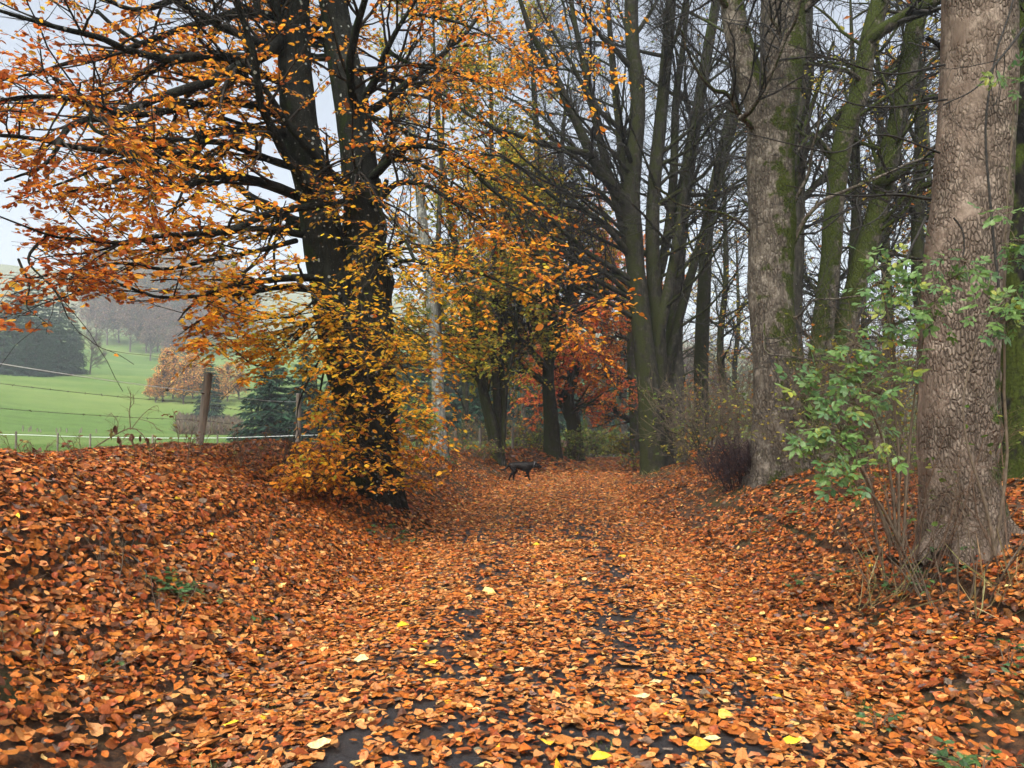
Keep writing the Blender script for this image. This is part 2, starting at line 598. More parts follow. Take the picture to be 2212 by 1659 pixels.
M_LEAF = leaf_mat('beech_leaf_surface', .5, .5, .35, .25, 1.62)
M_LITTER = leaf_mat('fallen_leaf_surface', .12, .5, .45, .22)
M_FARLEAF = leaf_mat('far_leaf_surface', .5, .7, 0, .2, 1.5)
M_GREEN = leaf_mat('green_leaf_surface', .35, .42, .3, .45)
M_NEEDLE = leaf_mat('spruce_needles', .1, .7, 0, .2)

# ================================================================ LAND
_xt = resample(np.array([(-20, -.7), (-10, -.4), (0, 0), (10, .5), (17, 1.0), (23, 1.75), (28, 2.75), (34, 4.15), (40, 5.3), (50, 6.95), (60, 8.9), (75, 13.), (130, 36.)]), 160)
def xc(y):
    return np.interp(np.asarray(y, float), _xt[:, 0], _xt[:, 1])

MZR = [0, 15, 40, 80, 110, 170, 290, 420, 620, 760, 1000]
MZZ = [.7, .72, .78, 1.2, 2.1, 12., 28., 63., 126., 134., 135.]
def mz(x, y):
    r = np.hypot(x, y)
    f = 1 - .5 * sstep((np.arctan2(x, np.maximum(y, 1)) + .05) / .5)
    z = np.interp(r, MZR, MZZ)
    P = np.stack((np.asarray(x) * .012, np.asarray(y) * .012, np.zeros_like(r)), -1)
    return .7 + (z - .7) * f + fbm(P, 3) * np.clip((r - 25) / 90, 0, 1.6) * 1.3

def gz(x, y, bump=True):
    x, y = np.asarray(x, float), np.asarray(y, float)
    off = x - xc(y)
    HL = np.interp(y, [-20, 15, 20, 26, 40, 70], [1.22, 1.22, .95, .85, .8, .8])
    wob = .25 * vnoise(np.stack((y * .3, y * 0, y * 0 + 3.3), -1))
    HR = np.interp(y, [-20, 5, 13, 17, 30, 60], [.9, .92, .88, .62, .5, .5])
    zl = HL * sstep((-off - 1.45 + wob * .6) / 2.95)
    zr = HR * sstep((off - 1.75 + wob * .6) / 3.2)
    z = zl + zr + .30 * np.exp(-((x + 2.15) ** 2 + (y - 10.7) ** 2) / 1.3) + .62 * np.exp(-((x - 1.75) ** 2 + .5 * (y - 32.3) ** 2) / 1.6)
    z = z - .06 * sstep((np.abs(off) - .6) / 1.6) * (np.abs(off) < 3)
    z = z - .35 * sstep((y - 47) / 12) * (np.abs(off) < 200)
    t = sstep((-off - 4.9) / 2.6)
    z = z * (1 - t) + (mz(x, y) - .12) * t
    t = np.maximum(sstep((off - 20) / 14), sstep((y - 88) / 30))
    z = z * (1 - t) + (mz(x, y) - .12) * t
    if bump:
        P = np.stack((x * 1.3, y * 1.3, np.zeros_like(x)), -1)
        amp = .012 + .055 * sstep((np.abs(off) - 1.3) / 1.2)
        z = z + amp * fbm(P, 3)
    return z

def grid_faces(nu, nv):
    i = np.arange(nu - 1)[:, None] * nv
    j = np.arange(nv - 1)[None]
    return np.stack([i + j, i + nv + j, i + nv + j + 1, i + j + 1], -1).reshape(-1, 4)

offs = np.concatenate((np.linspace(-8, -5.2, 10), np.linspace(-5, 6, 92), np.linspace(6.4, 36, 34)))
ys = np.concatenate((np.linspace(-9, 0, 20), np.linspace(.15, 18, 120), np.geomspace(18.3, 122, 90)))
OO, YY = np.meshgrid(offs, ys, indexing='ij')
XX = OO + xc(YY)
V = np.stack((XX, YY, gz(XX, YY)), -1).reshape(-1, 3)
m, nt, out = mat_new('leaf_mould_soil')
v = coords(nt)
n1 = noise(nt, v, 22, 8, .7)
n2 = noise(nt, v, 1.2, 3)
c = ramp(nt, n1, [(.32, (.018, .011, .007)), (.5, (.06, .03, .014)), (.68, (.16, .065, .022))])
c = mixc(nt, ramp(nt, n2, [(.52, (0, 0, 0)), (.66, (.6, .6, .6))]), c, (.045, .06, .016))
finish(nt, out, c, .85, n1, .9, .05)
ground = part('ground', V, grid_faces(len(offs), len(ys)), m, kind='structure')

# the track: dark wet asphalt, cracked, with a low crown
po = np.linspace(-1.75, 1.75, 36)
py_ = np.concatenate((np.linspace(-9, 0, 20), np.linspace(.2, 16, 110), np.geomspace(16.3, 75, 60)))
OO, YY = np.meshgrid(po, py_, indexing='ij')
XX = OO + xc(YY)
V = np.stack((XX, YY, gz(XX, YY) + .006 - .03 * (np.abs(OO) / 1.75) ** 6), -1).reshape(-1, 3)
m, nt, out = mat_new('wet_asphalt')
v = coords(nt)
n1 = noise(nt, v, 90, 6, .7)
n2 = noise(nt, v, 4, 4)
c = ramp(nt, n1, [(.3, (.007, .007, .008)), (.6, (.026, .026, .028)), (.72, (.10, .10, .10))])
c = mixc(nt, ramp(nt, n2, [(.5, (0, 0, 0)), (.7, (.7, .7, .7))]), c, (.03, .022, .015))
vo = nd(nt, 'ShaderNodeTexVoronoi', feature='DISTANCE_TO_EDGE', i_Scale=4.5)
nt.links.new(coords(nt, (1, .6, 1)), vo.inputs['Vector'])
crk = math_(nt, 'LESS_THAN', math_(nt, 'ADD', vo.outputs['Distance'], math_(nt, 'MULTIPLY', n2, .06)), .032)
c = mixc(nt, crk, c, (.006, .006, .006))
finish(nt, out, c, .42, math_(nt, 'SUBTRACT', n1, crk), .8, .015, .5)
path = part('path', V, grid_faces(len(po), len(py_)), m, kind='structure')

# meadow and the far valley side, one sheet to the horizon (polar grid)
th = np.linspace(0, 2 * np.pi, 181)
rr_ = np.concatenate((np.linspace(.5, 40, 34), np.geomspace(41, 1000, 90)))
TT, RR = np.meshgrid(th, rr_, indexing='ij')
XX, YY = RR * np.sin(TT), RR * np.cos(TT)
Zm = mz(XX, YY)
of = XX - xc(YY)
ins = sstep((of + 7.4) / .9) * sstep((33 - of) / 2) * sstep((112 - YY) / 6) * sstep((YY + 14) / 5)
V = np.stack((XX, YY, Zm - 2.2 * ins), -1).reshape(-1, 3)
m, nt, out = mat_new('meadow_grass')
v = coords(nt)
n1 = noise(nt, v, 6., 9, .72)
n2 = noise(nt, coords(nt, (.4, 1, 1)), .05, 5, .6)
c = ramp(nt, n1, [(.3, (.05, .10, .016)), (.7, (.115, .195, .036))])
n3 = noise(nt, coords(nt, (.35, 1, 1)), .55, 8, .75)
c = mixc(nt, ramp(nt, n3, [(.46, (0, 0, 0)), (.62, (.7, .7, .7))]), c, (.055, .10, .016))
c = mixc(nt, ramp(nt, n2, [(.45, (0, 0, 0)), (.66, (.85, .85, .85))]), c, (.15, .20, .05))
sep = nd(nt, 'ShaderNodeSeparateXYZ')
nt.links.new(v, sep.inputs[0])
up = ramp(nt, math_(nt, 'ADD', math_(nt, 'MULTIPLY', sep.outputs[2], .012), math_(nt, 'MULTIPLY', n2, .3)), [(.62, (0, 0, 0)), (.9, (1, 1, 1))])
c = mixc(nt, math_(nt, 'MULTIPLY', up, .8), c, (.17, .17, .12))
finish(nt, out, c, .9, n1, 1., .12, .15)
meadow = part('meadow', V, grid_faces(len(th), len(rr_)), m, kind='structure')

# ================================================================ FALLEN LEAVES
TAN, ORA, RED, DRK, BRN, YEL, PALE = (.54, .235, .075), (.43, .130, .022), (.27, .065, .016), (.075, .030, .014), (.20, .072, .020), (.62, .36, .02), (.62, .40, .14)
LIT = [TAN, ORA, RED, DRK, BRN, YEL, PALE, (.17, .115, .085)]
W_PATH = [.33, .33, .14, .08, .10, .006, .035, .05]
W_BANK = [.13, .34, .26, .11, .16, .004, .012, .05]

W_OLD = [.10, .20, .18, .24, .28, .003, .01, .05]

def bare(x, y):
    """How much of the asphalt shows: worn streaks and random patches."""
    off = x - xc(y)
    s = np.exp(-((off + .62) / .42) ** 2) + .9 * np.exp(-((off - .55) / .45) ** 2)
    n = fbm(np.stack((x * 6.5, y * 4.5, np.zeros_like(x)), -1), 3)
    mid = .20 * sstep((1.5 - np.abs(off)) / .5)
    return np.clip(mid + s * (.34 + .8 * n), 0, .9) * (1 - .75 * sstep((y - 9) / 9))

def scatter(n, y0, y1, tmpl, size, pts=1.0, lim=(-6.2, 9.0), fade=False):
    if y0 < 8:
        y = np.sqrt(rng.uniform((y0 + 1) ** 2, (y1 + 1) ** 2, n)) - 1
        x = rng.uniform(-.78, .78, n) * (y + 1.0)
    else:
        y = rng.uniform(y0, y1, n)
        x = xc(y) + rng.uniform(lim[0], lim[1], n)
    off = x - xc(y)
    keep = (off > lim[0]) & (off < lim[1]) & (rng.random(n) > bare(x, y))
    keep &= ~((off < -4.9) & (rng.random(n) < sstep((-off - 4.9) / 1.3)))
    keep &= ~((off > 4.6) & (rng.random(n) < sstep((off - 4.6) / 3.5) * .75))
    # patches where the soil, moss and grass of the right bank show
    pn = fbm(np.stack((x * 1.1, y * 1.1, x * 0 + 9), -1), 3)
    keep &= ~((off > 2.0) & (pn > .05) & (rng.random(n) < .55))
    keep &= ~((np.abs(off) > 2.2) & (y > 11) & (rng.random(n) < .12 + .3 * (pn > 0)))
    keep &= ~((off < -1.6) & (pn > .8) & (rng.random(n) < .4))
    x, y, off = x[keep], y[keep], off[keep]
    M = len(x)
    z = gz(x, y)
    e = .05
    gx, gy = (gz(x + e, y) - z) / e, (gz(x, y + e) - z) / e
    Nn = nrm(np.stack((-gx, -gy, np.ones(M)), 1))
    bank = sstep((np.abs(off) - 1.2) / 1.0)
    tl = (.10 + .19 * bank)[:, None] * np.where(rng.random(M) < .15, 2.2, 1)[:, None]
    Nn = nrm(Nn + rng.normal(0, 1, (M, 3)) * tl)
    a = rng.uniform(0, 2 * np.pi, M)
    D = np.stack((np.cos(a), np.sin(a), np.zeros(M)), 1)
    D = nrm(D - Nn * (D * Nn).sum(1, keepdims=True))
    s = size * np.exp(rng.normal(0, .29, M))
    lift = rng.uniform(.020, .034, M) + np.clip(y - 8, 0, 30) * .0004 + bank * rng.uniform(0, .035, M)
    pos = np.stack((x, y, z), 1) + Nn * lift[:, None] - D * s[:, None] * .5
    cw = rng.random(M) < bank
    C = np.where(cw[:, None], pal(LIT, W_BANK, M), pal(LIT, W_PATH, M))
    # older, browner litter on the far banks and all along the right bank
    old = np.clip(sstep((np.abs(off) - 1.7) / 1.2) * sstep((y - 9) / 6) * .75 + sstep((off - 1.9) / 1.2) * .5 + .25 * sstep((y - 12) / 10), 0, .9)
    C = np.where((rng.random(M) < old)[:, None], pal(LIT, W_OLD, M), C)
    return pos, D, Nn, s, C

LV = Leaves()
pos, D, Nn, s, C = scatter(16500, .9, 3.7, T_HI, .052)
px, py, dep = px_of(pos + D * s[:, None] * .5)
vis = np.where((px > 10) & (px < 2202) & (py < 1650), dep / s, 1e9)
order = np.argsort(vis)
single = order[:600][::2][:288]
rest = np.setdiff1d(np.arange(len(pos)), single)
LV.add(*leaf_geo(pos[rest], D[rest], Nn[rest], s[rest], C[rest], T_HI, .66, .34, .28, .22))
fallen_variants = leaf_variants('fallen_leaf', [TAN, ORA, RED, ORA, BRN, (.47, .18, .045), (.38, .11, .022), DRK, (.52, .24, .085), (.34, .10, .03), (.45, .16, .03), (.24, .07, .02), (.48, .20, .06), (.42, .12, .02)] * 2, M_LITTER, .66, .34, .28, .22)
for o in leaf_objects('fallen_leaf', single, pos, D, Nn, s, fallen_variants):
    cc = o.data.color_attributes['col'].data[0].color
    tone = 'dark brown' if cc[0] < .15 else 'reddish brown' if cc[0] < .36 else 'bright orange' if cc[1] < .17 else 'light tan'
    tag(o, tone + ' beech leaf lying loose on the leaf litter in the foreground', 'leaf', tone + ' fallen beech leaves in the foreground')
for n_, y0, y1, sz, tm, lm in ((43000, 3.6, 6.4, .052, T_MED, 0), (74000, 6.2, 9.4, .055, T_MID, 0), (56000, 9.2, 15.5, .063, T_MID, (-6, 8.5)), (70000, 15.3, 27.0, .070, T_LO, (-6, 8.5)), (40000, 26.5, 58.0, .16, T_LO, (-5, 7))):
    q = scatter(n_, y0, y1, tm, sz, lim=lm or (-6.2, 9.))
    LV.add(*leaf_geo(*q, tm, .66, .3, .25, .15))
LV.build('fallen_leaves', M_LITTER)

# ================================================================ TREES
def limbP(pts, d0, d1, n=26, wig=.03):
    k = np.linspace(0, 1, len(pts)) if np.isscalar(d0) else None
    P = resample(np.array([at(x, y, d0 + (d1 - d0) * t) for (x, y), t in zip(pts, k)]), n)
    nz = np.stack([fbm(P * 1.7 + 11 * q, 2) for q in range(3)], 1)
    return P + nz * wig * np.linspace(0, 1, n)[:, None] ** .5

def limb_parts(root, LP, LR, mat, name='limb', sides=9):
    for P, R in zip(LP, LR):
        V, F = tubes(P[None], R[None], sides)
        q = fbm(V * 6, 2)
        c = np.repeat(P, sides, 0)
        part(name, c + (V - c) * (1 + .13 * q)[:, None], F, mat, root)

def stackn(Ls, n):
    return np.stack([resample(P, n) for P in Ls])

# ---------------------------------------------------------------- the great beech on the left bank
bx = at(805, 1045, 10.5)
beech = thing('beech_tree', 'big dark twin-stemmed beech with orange and yellow leaves on the left bank', 'tree', (bx[0], bx[1], gz(bx[0], bx[1]) - .45))
b0 = BASE[beech.name]
def pl(pts, d, n, first=None):
    P = [at(x, y, dd) for (x, y), dd in zip(pts, d if hasattr(d, '__len__') else [d] * len(pts))]
    if first is not None: P = [first] + P
    return resample(np.array(P), n)
left_stem = pl([(795, 960), (770, 850), (738, 740), (712, 590), (680, 420), (648, 270), (636, 120), (634, 0), (625, -250), (600, -600), (590, -900)], 10.5, 110, b0)
right_stem = pl([(812, 960), (806, 850), (800, 700), (792, 560), (782, 420), (766, 270), (742, 130), (722, 20), (700, -120), (720, -400), (730, -800)], 10.62, 110, b0 + np.array((.08, .1, 0)))
rl = np.interp(np.linspace(0, 1, 110), [0, .08, .2, .35, .55, .8, 1], [.40, .37, .33, .285, .23, .13, .03])
rrg = np.interp(np.linspace(0, 1, 110), [0, .08, .2, .35, .55, .8, 1], [.40, .37, .34, .29, .22, .12, .03])
trunk_part('trunk', left_stem, rl, 40, M_BEECH, beech, flare=.28, flh=.3, nflute=5, bump=.03, seed=1)
trunk_part('second_stem', right_stem, rrg, 40, M_BEECH, beech, flare=.22, flh=.3, nflute=4, bump=.03, seed=2, knots=[(3.6, 4.2, .5, .14)])

BL = [  # (pixels, depth at trunk, depth at tip, r0, r1)
    ([(612, 75), (575, 115), (520, 140), (440, 182), (335, 212), (250, 246), (160, 268), (98, 352), (5, 395)], 10.4, 6.6, .105, .02),
    ([(545, 128), (460, 118), (367, 127), (283, 110), (217, 83), (133, 63), (0, 28), (-140, -30)], 9.6, 6.8, .075, .02),
    ([(630, 290), (533, 280), (433, 293), (400, 327), (300, 333), (167, 317), (0, 290), (-120, 300)], 10.4, 6.4, .085, .018),
    ([(628, 262), (567, 233), (483, 217), (400, 230), (300, 247), (150, 210), (0, 215), (-130, 190)], 10.4, 7.2, .075, .018),
    ([(640, 365), (567, 337), (500, 313), (430, 305), (340, 340), (230, 400), (110, 420)], 10.4, 7.4, .06, .014),
    ([(655, 425), (567, 393), (467, 380), (417, 400), (377, 403), (300, 350), (200, 370), (40, 430)], 10.4, 6.8, .065, .014),
    ([(742, 437), (667, 447), (567, 467), (500, 500), (400, 507), (333, 513), (273, 530), (200, 520), (100, 507), (-20, 460)], 10.2, 6.2, .062, .016),
    ([(672, 512), (567, 493), (467, 507), (380, 540), (300, 520), (200, 545), (80, 560)], 10.4, 7.0, .05, .012),
    ([(690, 600), (600, 603), (520, 612), (440, 640), (380, 690)], 10.2, 7.2, .06, .014),
    ([(700, 630), (600, 622), (540, 630), (465, 640), (417, 645)], 10.3, 7.6, .055, .014),
    ([(615, 40), (520, 30), (400, 60), (300, 95), (180, 130), (60, 160), (-60, 180)], 10.4, 7.8, .07, .018),
    ([(618, 10), (560, -30), (430, -20), (300, 20), (190, -20), (60, -60)], 10.4, 8.0, .08, .018),
    ([(625, 180), (580, 190), (520, 160), (470, 100), (420, 40), (380, -40)], 10.4, 8.2, .045, .012),
    ([(250, 246), (215, 225), (200, 230), (200, 280), (280, 320), (330, 420)], 7.2, 6.4, .028, .01),
    ([(205, 230), (150, 215), (60, 208), (-40, 225)], 7.0, 6.0, .03, .012),
    ([(640, 520), (560, 540), (460, 560), (360, 580), (260, 570), (130, 590), (20, 600)], 10.3, 6.4, .04, .01),
    ([(440, 640), (330, 640), (230, 610), (140, 640), (60, 665)], 8.4, 6.6, .022, .008),
    ([(100, 507), (60, 560), (110, 620), (150, 680), (175, 720)], 6.6, 6.0, .014, .005),
    ([(40, 560), (60, 610), (60, 660), (110, 700)], 6.6, 6.2, .012, .005),
    # right hand side
    ([(775, 225), (800, 190), (820, 150), (837, 110), (880, 27), (930, -60)], 10.6, 9.6, .07, .02),
    ([(800, 385), (820, 368), (854, 333), (887, 313), (944, 320), (1000, 352), (1060, 410), (1120, 470), (1165, 520)], 10.5, 9.0, .065, .012),
    ([(800, 440), (830, 420), (858, 395), (920, 400), (1000, 450), (1090, 520), (1185, 578)], 10.4, 8.8, .05, .01),
    ([(815, 560), (845, 545), (877, 520), (900, 560), (960, 580), (1013, 633)], 10.4, 8.6, .042, .01),
    ([(850, 575), (887, 563), (970, 582), (1060, 600), (1150, 640), (1255, 690)], 10.2, 8.4, .03, .008),
    ([(780, 245), (850, 270), (890, 290), (960, 310), (1040, 345)], 10.6, 9.4, .045, .01),
    ([(790, 315), (850, 330), (920, 360), (990, 400), (1060, 470)], 10.5, 9.0, .04, .01),
    ([(837, 110), (890, 140), (960, 150), (1020, 170), (1080, 210)], 10.2, 9.2, .035, .008),
    ([(880, 27), (960, 40), (1030, 60), (1110, 110)], 10.0, 9.0, .03, .008),
    ([(740, -60), (900, -90), (1080, -60), (1200, -20), (1228, 60), (1242, 200)], 10.5, 8.2, .05, .006),
    ([(835, 390), (820, 440), (833, 500), (828, 560), (850, 610)], 10.2, 9.6, .04, .01),
    ([(760, 395), (772, 360), (765, 400), (742, 437)], 10.2, 10.1, .05, .06),
    # low sprays hanging round the trunk
    ([(735, 640), (680, 690), (630, 740), (560, 790), (490, 745), (400, 765)], 10.2, 8.2, .03, .006),
    ([(730, 660), (660, 700), (600, 760), (570, 830)], 10.1, 8.4, .025, .006),
    ([(740, 690), (700, 760), (660, 830), (640, 900), (650, 960)], 10.0, 8.8, .025, .006),
    ([(760, 720), (730, 800), (720, 880), (730, 960), (735, 1000)], 10.0, 9.0, .022, .006),
    ([(790, 760), (800, 840), (800, 920), (805, 985)], 10.0, 9.2, .02, .006),
    ([(820, 660), (850, 680), (880, 720), (905, 750)], 10.1, 8.9, .02, .006),
    ([(820, 700), (850, 760), (890, 830), (925, 860)], 10.1, 8.9, .02, .006),
    ([(810, 780), (840, 840), (870, 900), (900, 905)], 10.0, 9.0, .02, .006),
    ([(780, 650), (740, 700), (700, 720), (660, 780)], 10.0, 8.8, .025, .006),
    ([(790, 650), (800, 700), (790, 760), (780, 800)], 10.0, 8.8, .02, .006),
    ([(760, 900), (790, 990), (820, 1030), (850, 1045)], 9.9, 9.3, .016, .005),
    ([(770, 920), (760, 990), (790, 1040), (850, 1060)], 9.9, 9.2, .016, .005),
    ([(700, 800), (690, 860), (690, 930), (700, 985)], 9.6, 8.8, .016, .005),
    ([(690, 640), (640, 680), (560, 690), (490, 720), (440, 740)], 10.0, 7.8, .02, .005),
]
BLP = [limbP(a, d0, d1) for a, d0, d1, r0, r1 in BL]
BLR = [np.concatenate((np.linspace(r0, r0 * .45 + r1 * .3, 14), np.linspace(r0 * .44 + r1 * .28, r1 * .45, 12))) for a, d0, d1, r0, r1 in BL]
limb_parts(beech, BLP, BLR, M_BEECH)
hiP, hiR = children(np.stack([left_stem[55:], right_stem[55:]]), np.stack([rl[55:], rrg[55:]]), 9, .1, .95, 55, 12, 3.6, .5, 26, .1, .02, .45)
limb_parts(beech, hiP, hiR, M_BEECH, sides=7)
bw = Wood()
LP, LR = np.stack(BLP), np.stack(BLR)
p2, r2 = children(LP, LR, 16, .07, .98, 48, 14, 1.35, .45, 8, .10, -.012, .5, .0045, .6)
bkP, bkR = children(np.stack([left_stem[26:62], right_stem[26:62]]), np.stack([rl[26:62], rrg[26:62]]), 11, .05, .95, 66, 14, 3.4, .3, 26, .08, .01, .28, .02, bias=(-.35, .45, 0))
limb_parts(beech, bkP, bkR, M_BEECH, sides=7)
pk, rk = children(bkP, bkR, 9, .12, .98, 48, 14, 1.3, .4, 8, .1, -.01, .5, .006, .55)
p2, r2 = np.concatenate((p2, pk)), np.concatenate((r2, rk))
ph, rh = children(hiP, hiR, 6, .2, .98, 48, 14, 1.5, .4, 8, .12, .0, .5, .006, .4)
p2, r2 = np.concatenate((p2, ph)), np.concatenate((r2, rh))
def view_gap(P):
    """True where the crown has an opening towards the meadow."""
    x, y, _ = px_of(P)
    g = (x < 360) & (y > 655) & (y < 1000)
    g |= (x >= 360) & (x < 500) & (y > 770 + .4 * (500 - x)) & (y < 1000)
    g &= ~((x < 190) & (y < 730) & (vnoise(P * 2.2) > .05))
    g |= (x >= 480) & (x < 625) & (y > 840) & (y < 1000)
    return g
k = ~view_gap(p2[:, -1]) | (rng.random(len(p2)) < .08)
p2, r2 = p2[k], r2[k]
p3, r3 = children(p2, r2, 7, .15, 1, 45, 14, .55, .4, 4, .08, -.02, .55, .0028, .75)
k = ~view_gap(p3[:, -1]) & (px_of(p3[:, -1])[1] < 1075)
p3, r3 = p3[k], r3[k]
bw.add(p2, r2, 4).add(p3, r3, 3)
lp = [leaves_on(p3, 9, .12, .18, 52, .42), leaves_on(p2, 5, .3, .2, 55, .5), leaves_on(LP[:, 10:], 6, .5, .2, 55, .5)]
pos, D, Nn = [np.concatenate([q[i] for q in lp]) for i in range(3)]
px, py, dep = px_of(pos)
g1 = vnoise(pos * .55 + 31)
keep = np.ones(len(pos), bool)
# this autumn's crown: thin above the right side, full on the left and round the trunk
keep &= ~(view_gap(pos) & (rng.random(len(pos)) < .93))
keep &= ~((px > 735) & (px < 850) & (py > 560) & (rng.random(len(pos)) < .5))
keep &= ~((px > 600) & (px < 930) & (py > 560) & (rng.random(len(pos)) < .15))
keep &= ~((px > 600) & (px < 850) & (py < 560) & (rng.random(len(pos)) < .5))
keep &= ~((px > 850) & (py < 330) & (rng.random(len(pos)) < .2))
keep &= ~((px > 850) & (rng.random(len(pos)) < .38))
keep &= ~((pos[:, 2] > 9) & (rng.random(len(pos)) < .6))
keep &= (py < 1066) & (g1 > -.5)
pos, D, Nn = pos[keep], D[keep], Nn[keep]
px, py, dep = px_of(pos)
M = len(pos)
wy = np.exp(-((px - 740) / 230) ** 2 - ((py - 740) / 190) ** 2) + .45 * np.exp(-((px - 850) / 260) ** 2 - ((py - 600) / 200) ** 2) + .2 * (vnoise(pos * .8) > .25)
wr = sstep((520 - px) / 500) * .62 + .12
orange = pal([(.60, .25, .03), (.53, .18, .025), (.66, .33, .035)], [1, .8, 1.3], M, .16)
yellow = pal([(.70, .43, .03), (.65, .34, .025), (.58, .42, .04), (.38, .38, .04)], [1.2, 1, .7, .3], M, .14)
redbr = pal([(.33, .085, .02), (.26, .07, .02), (.40, .115, .022)], [1, 1, 1.3], M, .18)
u1 = rng.random(M)[:, None]
C = np.where(u1 < np.clip(wy, 0, .85)[:, None], yellow, np.where(rng.random(M)[:, None] < wr[:, None], redbr, orange))
s = .067 * np.exp(rng.normal(0, .2, M))
vis = np.where((px > 5) & (px < 2200) & (py > 5) & (py < 1650), dep / s, 1e9)
order = np.argsort(vis)
single, rest = order[:296], order[296:]
bl = Leaves()
near = rest[dep[rest] < 9.6]
far = rest[dep[rest] >= 9.6]
bl.add(*leaf_geo(pos[near], D[near], Nn[near], s[near], C[near], T_MID, .62, .22, .22, .12))
bl.add(*leaf_geo(pos[far], D[far], Nn[far], s[far], C[far], T_MID, .64, .22, .22))
bw.build('twigs', M_TWIGB, beech, 'stuff')
bl.build('foliage', M_LEAF, beech)
for tone, sel in ((0, single[C[single][:, 1] < .13]), (1, single[C[single][:, 1] >= .13])):
    vv = leaf_variants('leaf', [[(.36, .10, .02), (.42, .125, .022), (.30, .08, .02), (.40, .11, .02)], [(.50, .20, .025), (.56, .28, .03), (.60, .36, .035), (.47, .17, .025), (.52, .24, .03)]][tone] * 2, M_LEAF, .62, .22, .22, .12)
    leaf_objects('leaf', sel, pos, D, Nn, s, vv, beech)
print('beech leaves', M)

# ---------------------------------------------------------------- generic bare or leafy tree
def grow(root, stems, nl, lim, tw, sub, mat, twmat=None, limb_obj=True, flare=.4, sides=24, leaf=None, extra=None, sub4=None, bump=.03, fine=0., seed=0, sname='trunk', lname='limb', extra_twigs=True):
    """stems: list of (P,R); lim/tw/sub: dicts for children()."""
    twmat = twmat or M_TWIG
    for q, (P, R) in enumerate(stems):
        trunk_part(sname if q == 0 else 'stem', P, R, sides, mat, root, flare=flare, bump=bump, fine=fine, seed=seed + q)
    n = 60
    SP_, SR = np.stack([resample(P, n) for P, R in stems]), np.stack([np.interp(np.linspace(0, 1, n), np.linspace(0, 1, len(R)), R) for P, R in stems])
    LP, LR = children(SP_, SR, nl, **lim)
    m = LP.shape[1]
    if extra:
        LP = np.concatenate((LP, stackn([e[0] for e in extra], m)))
        LR = np.concatenate((LR, np.stack([np.linspace(e[1], e[2], m) for e in extra])))
    if limb_obj:
        limb_parts(root, LP, LR, mat, lname, 7)
    else:
        Wood().add(LP, LR, 6).build('limbs', mat, root, 'stuff')
    w = Wood()
    p2, r2 = children(LP, LR, **tw)
    w.add(p2, r2, 4)
    p3, r3 = children(p2, r2, **sub)
    w.add(p3, r3, 3)
    if sub4:
        p4, r4 = children(p3, r3, **sub4)
        w.add(p4, r4, 3)
        p3 = p4
    w.build('twigs', twmat, root, 'stuff')
    if leaf:
        pos, D, Nn = leaves_on(p3, leaf['per'], .1, .25, 50, .6)
        if 'p2' in leaf:
            q = leaves_on(p2, leaf['p2'], .1, .25, 50, .6)
            pos, D, Nn = [np.concatenate((a, b)) for a, b in zip((pos, D, Nn), q)]
        k = rng.random(len(pos)) < leaf.get('keep', 1)
        if 'clump' in leaf: k &= vnoise(pos * leaf['clump'] + seed) > leaf.get('cut', 0)
        if 'where' in leaf: k &= leaf['where'](pos)
        pos, D, Nn = pos[k], D[k], Nn[k]
        if len(pos):
            C = pal(leaf['cols'], leaf['w'], len(pos), .2)
            s = leaf['size'] * np.exp(rng.normal(0, .2, len(pos)))
            L = Leaves(); L.add(*leaf_geo(pos, D, Nn, s, C, T_LO if leaf['size'] > .1 else T_MID, .66, .2, .2))
            L.build('foliage', M_FARLEAF, root)

def stem(pts, d, r, n=60, ground_=True):
    P = [at(x, y, dd) for (x, y), dd in zip(pts, d if hasattr(d, '__len__') else [d] * len(pts))]
    if ground_:
        P[0][2] = float(gz(P[0][0], P[0][1])) - .5
    P = resample(np.array(P), n)
    R = np.interp(np.linspace(0, 1, n), np.linspace(0, 1, len(r)), r)
    if not ground_:
        R[:8] *= np.linspace(.25, 1, 8)
    return P, R

def base_of(st): return st[0][0]

OLIVE, GOLD, COP, RUS = (.30, .31, .05), (.50, .36, .04), (.36, .13, .025), (.26, .055, .022)

# near maple at the right edge
st = stem([(2095, 1195), (2075, 1080), (2062, 960), (2066, 850), (2070, 720), (2082, 560), (2100, 420), (2112, 280), (2114, 120), (2116, -20), (2125, -300), (2140, -700), (2150, -1200)], 6.0, [.36, .30, .30, .305, .31, .30, .285, .27, .26, .24, .2, .13, .04], 190)
maple = thing('maple_tree', 'thick scaly-barked pale brown maple trunk at the right edge behind green elder leaves', 'tree', base_of(st))
trunk_part('trunk', *st, 96, M_MAPLE, maple, flare=.75, flh=.30, nflute=4, bump=.035, freq=2.2, fine=.016, seed=4,
           knots=[(1.45, 3.6, .35, .10), (1.9, 4.4, .30, .09), (2.5, 3.5, .34, .07), (3.1, 4.5, -.25, .13), (3.25, 5.0, .25, .12), (1.1, 5.1, -.3, .12), (4.2, 4.6, .2, .1)])
for rp, r0 in (([(2100, 1120), (2140, 1165), (2175, 1200), (2200, 1235)], .17), ([(2070, 1110), (2085, 1160), (2080, 1195), (2078, 1230)], .17), ([(2060, 1130), (2025, 1165), (2000, 1195), (1985, 1220)], .13), ([(2120, 1090), (2175, 1140), (2215, 1160)], .13)):
    P = resample(np.array([at(x, y, 5.95 - .14 * q) for q, (x, y) in enumerate(rp)]), 24)
    P[:, 2] = np.maximum(P[:, 2], gz(P[:, 0], P[:, 1]) - .05 - .1 * np.linspace(0, 1, 24))
    trunk_part('root', P, np.linspace(r0, r0 * .25, 24), 28, M_MAPLE, maple, bump=.06, freq=4, fine=.04, seed=31)
